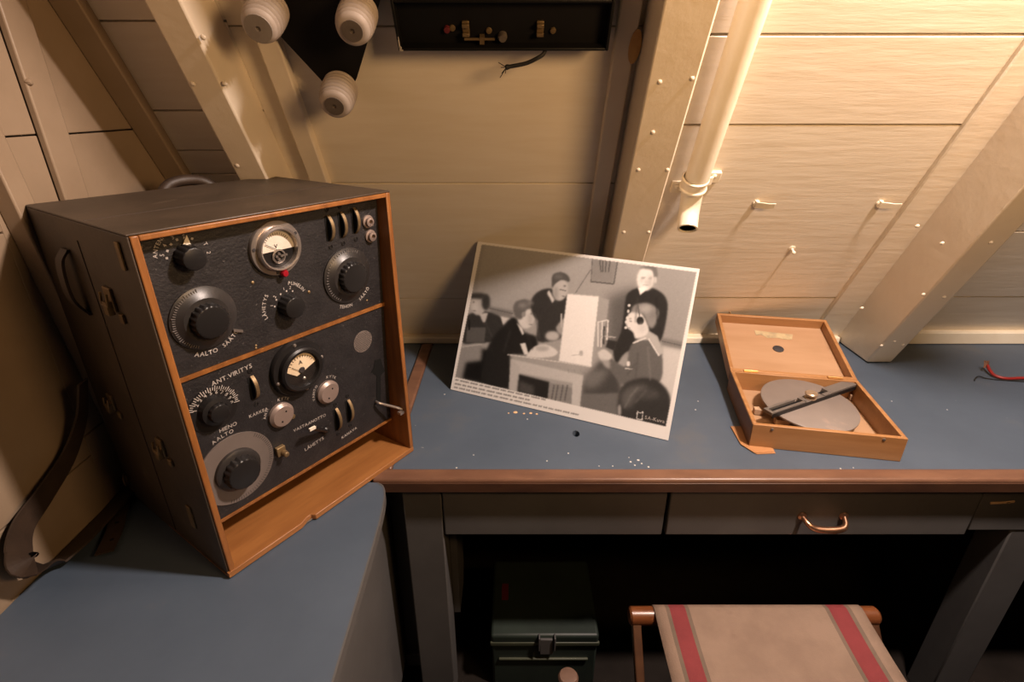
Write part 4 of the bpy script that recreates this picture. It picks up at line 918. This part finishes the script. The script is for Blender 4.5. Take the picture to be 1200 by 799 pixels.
# ------------------------------------------------------------------ black terminal box
tbx = thing('terminal_box', 'black flat box with brass contacts fixed to the planks beside the rib', 'box', hull(590, 30, 0))
dB = .055
c4 = [hull(*q, dB) for q in ((467, 60), (712, 64), (721, 3), (457, 0))]
x0, x1 = (c4[0].x + c4[3].x) / 2, (c4[1].x + c4[2].x) / 2; s0_ = (c4[0] - H0).dot(HU); s1_ = (c4[3] - H0).dot(HU) + .0
def hbox(b, xa_, xb_, sa, sb, da, db): b.hexa([hp(xa_, sa, da), hp(xb_, sa, da), hp(xb_, sa, db), hp(xa_, sa, db), hp(xa_, sb, da), hp(xb_, sb, da), hp(xb_, sb, db), hp(xa_, sb, db)])
b = B(); hbox(b, x0, x1, s0_, s1_, 0, .035); w_ = .005
hbox(b, x0, x0 + w_, s0_, s1_, .035, dB); hbox(b, x1 - w_, x1, s0_, s1_, .035, dB); hbox(b, x0 + w_, x1 - w_, s0_, s0_ + w_, .035, dB); hbox(b, x0 + w_, x1 - w_, s1_ - w_, s1_, .035, dB)
b.out('box_body', 'black_board', tbx, bevel=.0015)
def tp(px, py, d=.037): q = hull(px, py, d); return q.x, (q - H0).dot(HU)
for (px, py, wd) in ((546, 33, .012), (633, 33, .012)):
    x, s_ = tp(px, py); b = B(); hbox(b, x - wd / 2, x + wd / 2, s_ - .012, s_ + .012, .035, .040); hbox(b, x - wd / 2, x + wd / 2, s_ - .010, s_ - .004, .040, .048); hbox(b, x - wd / 2, x + wd / 2, s_ + .004, s_ + .010, .040, .047); b.out('contact_clip', 'old_brass', tbx, bevel=.001)
x, s_ = tp(565, 44); b = B(); b.tube([hp(x - .030, s_ + .002, .047), hp(x + .022, s_ + .002, .047)], .0022, 8); hbox(b, x - .004, x + .004, s_ - .006, s_ + .006, .037, .049); b.out('contact_bar', 'old_brass', tbx)
b = B(); x, s_ = tp(589, 42); b.lathe(hp(x, s_, .036), HN, [(0, 0), (.008, 0), (.008, .006), (.006, .012), (0, .012)], 18); b.out('fuse_cap', 'core_metal', tbx)
b = B()
for px, py in ((648, 36), (573, 36), (530, 33)):
    x, s_ = tp(px, py); b.lathe(hp(x, s_, .036), HN, [(0, 0), (.0055, 0), (.0045, .003), (0, .0035)], 14)
each(b, 'terminal_screw', 'old_brass', tbx)
x, s_ = tp(528, 34); b = B(); b.lathe(hp(x - .006, s_, .036), HN, [(0, 0), (.006, 0), (.005, .006), (0, .007)], 14); b.out('red_terminal', 'red_mark', tbx)
b = B()
for (px, py, ww, ss) in ((468, 52, .0022, .007), (469.5, 57, .004, .003), (467, 45, .0012, .003), (471, 59, .005, .0012)):
    q = hull(px, py, dB); s2 = (q - H0).dot(HU); hbox(b, q.x - ww / 2, q.x + ww / 2, s2 - ss, s2 + ss, dB - .0008, dB + .0006)
b.out('scraped_corner', 'scrape_white', tbx)
b = B(); P = spline([hull(640, 55, .045), hull(637, 63, .05), hull(630, 68, .055), hull(617, 74, .055), hull(603, 77, .055), hull(592, 79, .055)], 6); b.tube(P, [.0034] * (len(P) - 3) + [.0042, .0046, .003], 10); fw = b.out('frayed_wire', 'wire_black', tbx)
b = B(); e = P[-1]
for q in ((584, 73), (586, 91), (588, 86), (592, 86), (587, 79)): b.tube([P[-2], (P[-1] + hull(*q, .055)) / 2 + Vector((.001, 0, 0)), hull(*q, .055)], .0007, 5)
each(b, 'loose_strand', 'wire_black', fw)

# ------------------------------------------------------------------ pipe
dp = .034
pp0, pp1 = hull(898, -40, dp), hull(818, 205, dp); pd = (pp1 - pp0).normalized(); kpx = (hull(832, 160, dp) - hull(831, 160, dp)).length; pr = 15.0 * kpx
pipe = thing('wall_pipe', 'cream painted pipe running down the sloping planks to an open end', 'pipe', pp1)
b = B(); b.tube([pp0 - pd * .3, pp0, pp1 + pd * .012], pr, 28); b.out('tube', 'cream_smooth', pipe, angle=50)
b = B(); c = hull(814, 213, dp)
b.lathe(c + pd * -.012, pd, [(pr, 0), (pr * 1.14, .001), (pr * 1.16, .004), (pr * 1.06, .006), (pr * 1.06, .022), (pr * 1.18, .024), (pr * 1.18, .029), (pr, .031)], 32)
for (px, py) in ((794, 219), (836, 207)):
    e = hull(px, py, .004); b.obox(e, (.015, 0, 0), HU * .014, HN * .005); b.obox((e + hull((px + 815) / 2, 213, .014)) / 2 + HN * .006, ((c - e).normalized() * .010), HU * .011, HN * .003)
clamp = b.out('pipe_clamp', 'cream_smooth', pipe, bevel=.003, seg=3)
b = B()
for (px, py) in ((793, 219), (837, 206)): b.dome(hull(px, py, .008), HN, .006, .005, 12)
each(b, 'clamp_screw', 'cream_smooth', clamp)
n0 = hull(811, 227, dp); n1 = hull(809, 239, dp + .006); n2 = hull(807, 252, dp + .022); n3 = hull(805.5, 268, dp + .052)
b = B(); P = spline([c + pd * .008, n0, n1, n2, n3], 5); n_ = len(P)
rad_ = [pr * (.96 - .14 * (i / (n_ - 1)) + .05 * (i / (n_ - 1)) ** 3) for i in range(n_)]; b.tube(P, rad_, 28, cap=False); b.tube(P[3:], [q * .82 for q in rad_[3:]], 28, cap=False)
x_ = len(P); nz = b.out('nozzle', 'cream_smooth', pipe, angle=60)
b = B(); t_ = (P[-1] - P[-2]).normalized(); b.lathe(P[-1] - t_ * .0005, t_, [(rad_[-1] * .82, 0), (rad_[-1] * .9, .0015), (rad_[-1], 0)], 28); b.out('nozzle_lip', 'cream_smooth', nz)
b = B(); b.lathe(P[-1] - t_ * .012, t_, [(0, 0), (rad_[-1] * .83, 0), (rad_[-1] * .83, .009), (rad_[-1] * .82, .009), (rad_[-1] * .80, .0005), (0, .0005)], 24); b.out('dark_bore', 'matt_black', nz)

# ------------------------------------------------------------------ hooks and peg on the planks
def hook(px, py, lab):
    a = hull(px - 7, py + 4, .001); o = thing('wall_hook', lab, 'hook', a, 0, 'bent tab hooks on the bright planks')
    b = B(); P = [a - HN * .003 + Vector((-.006, 0, 0)), a + HN * .007 + Vector((-.002, 0, 0)), a + HN * .012 + Vector((.010, 0, 0)) + HU * .003, a + HN * .017 + Vector((.022, 0, 0)) + HU * .005, a + HN * .020 + Vector((.036, 0, 0)) + HU * .009]
    b.ribbon(P, [HU * h_ for h_ in (.009, .009, .0085, .008, .007)], [(.4, .75, .4)] * len(P), .0022); b.out('tab', 'cream_smooth', o, bevel=.001)
    b = B(); b.lathe(a, HN, [(.009, -.001), (.0075, .003), (.004, .0045), (0, .005)], 14); b.out('paint_blob', 'cream_smooth', o)
hook(893, 234, 'cream painted bent tab hook on the planks nearer the pipe')
hook(1038, 234, 'cream painted bent tab hook on the planks nearer the slanting right rib')
pn = hull(928, 291, 0); b = B(); b.tube([pn - HN * .004, pn + HN * .016], [.003, .003], 10); b.dome(pn + HN * .016, HN, .005, .004, 12); b.dome(pn + HN * .0002, HN, .009, .002, 12)
tag(b.out('wall_peg', 'cream_smooth'), 'small painted peg low on the planks between pipe and right rib', 'peg')

# ------------------------------------------------------------------ light
def lamp(name, kind, loc_, power, col, **kw):
    l = bpy.data.lights.new(name, kind); l.energy = power; l.color = col
    for k, v in kw.items(): setattr(l, k, v)
    o = bpy.data.objects.new(name, l); COL.objects.link(o); o.location = loc_; return o
lamp('wall_lamp_light', 'POINT', (.88, .503, 2.3), 195.0, (1, .81, .71), shadow_soft_size=.06)
f = lamp('fill_light', 'AREA', (.88, -.02, 1.70), 18.0, (1, .60, .275), shape='DISK', size=.45); f.rotation_euler = Vector((-.55, 1.0, .58)).to_track_quat('-Z', 'Y').to_euler()  # unseen area fill added for soft ambient light, aimed up at the hull
w = bpy.data.worlds.new('world'); S.world = w; w.use_nodes = True
w.node_tree.nodes['Background'].inputs[0].default_value = (1, .72, .5, 1); w.node_tree.nodes['Background'].inputs[1].default_value = .006
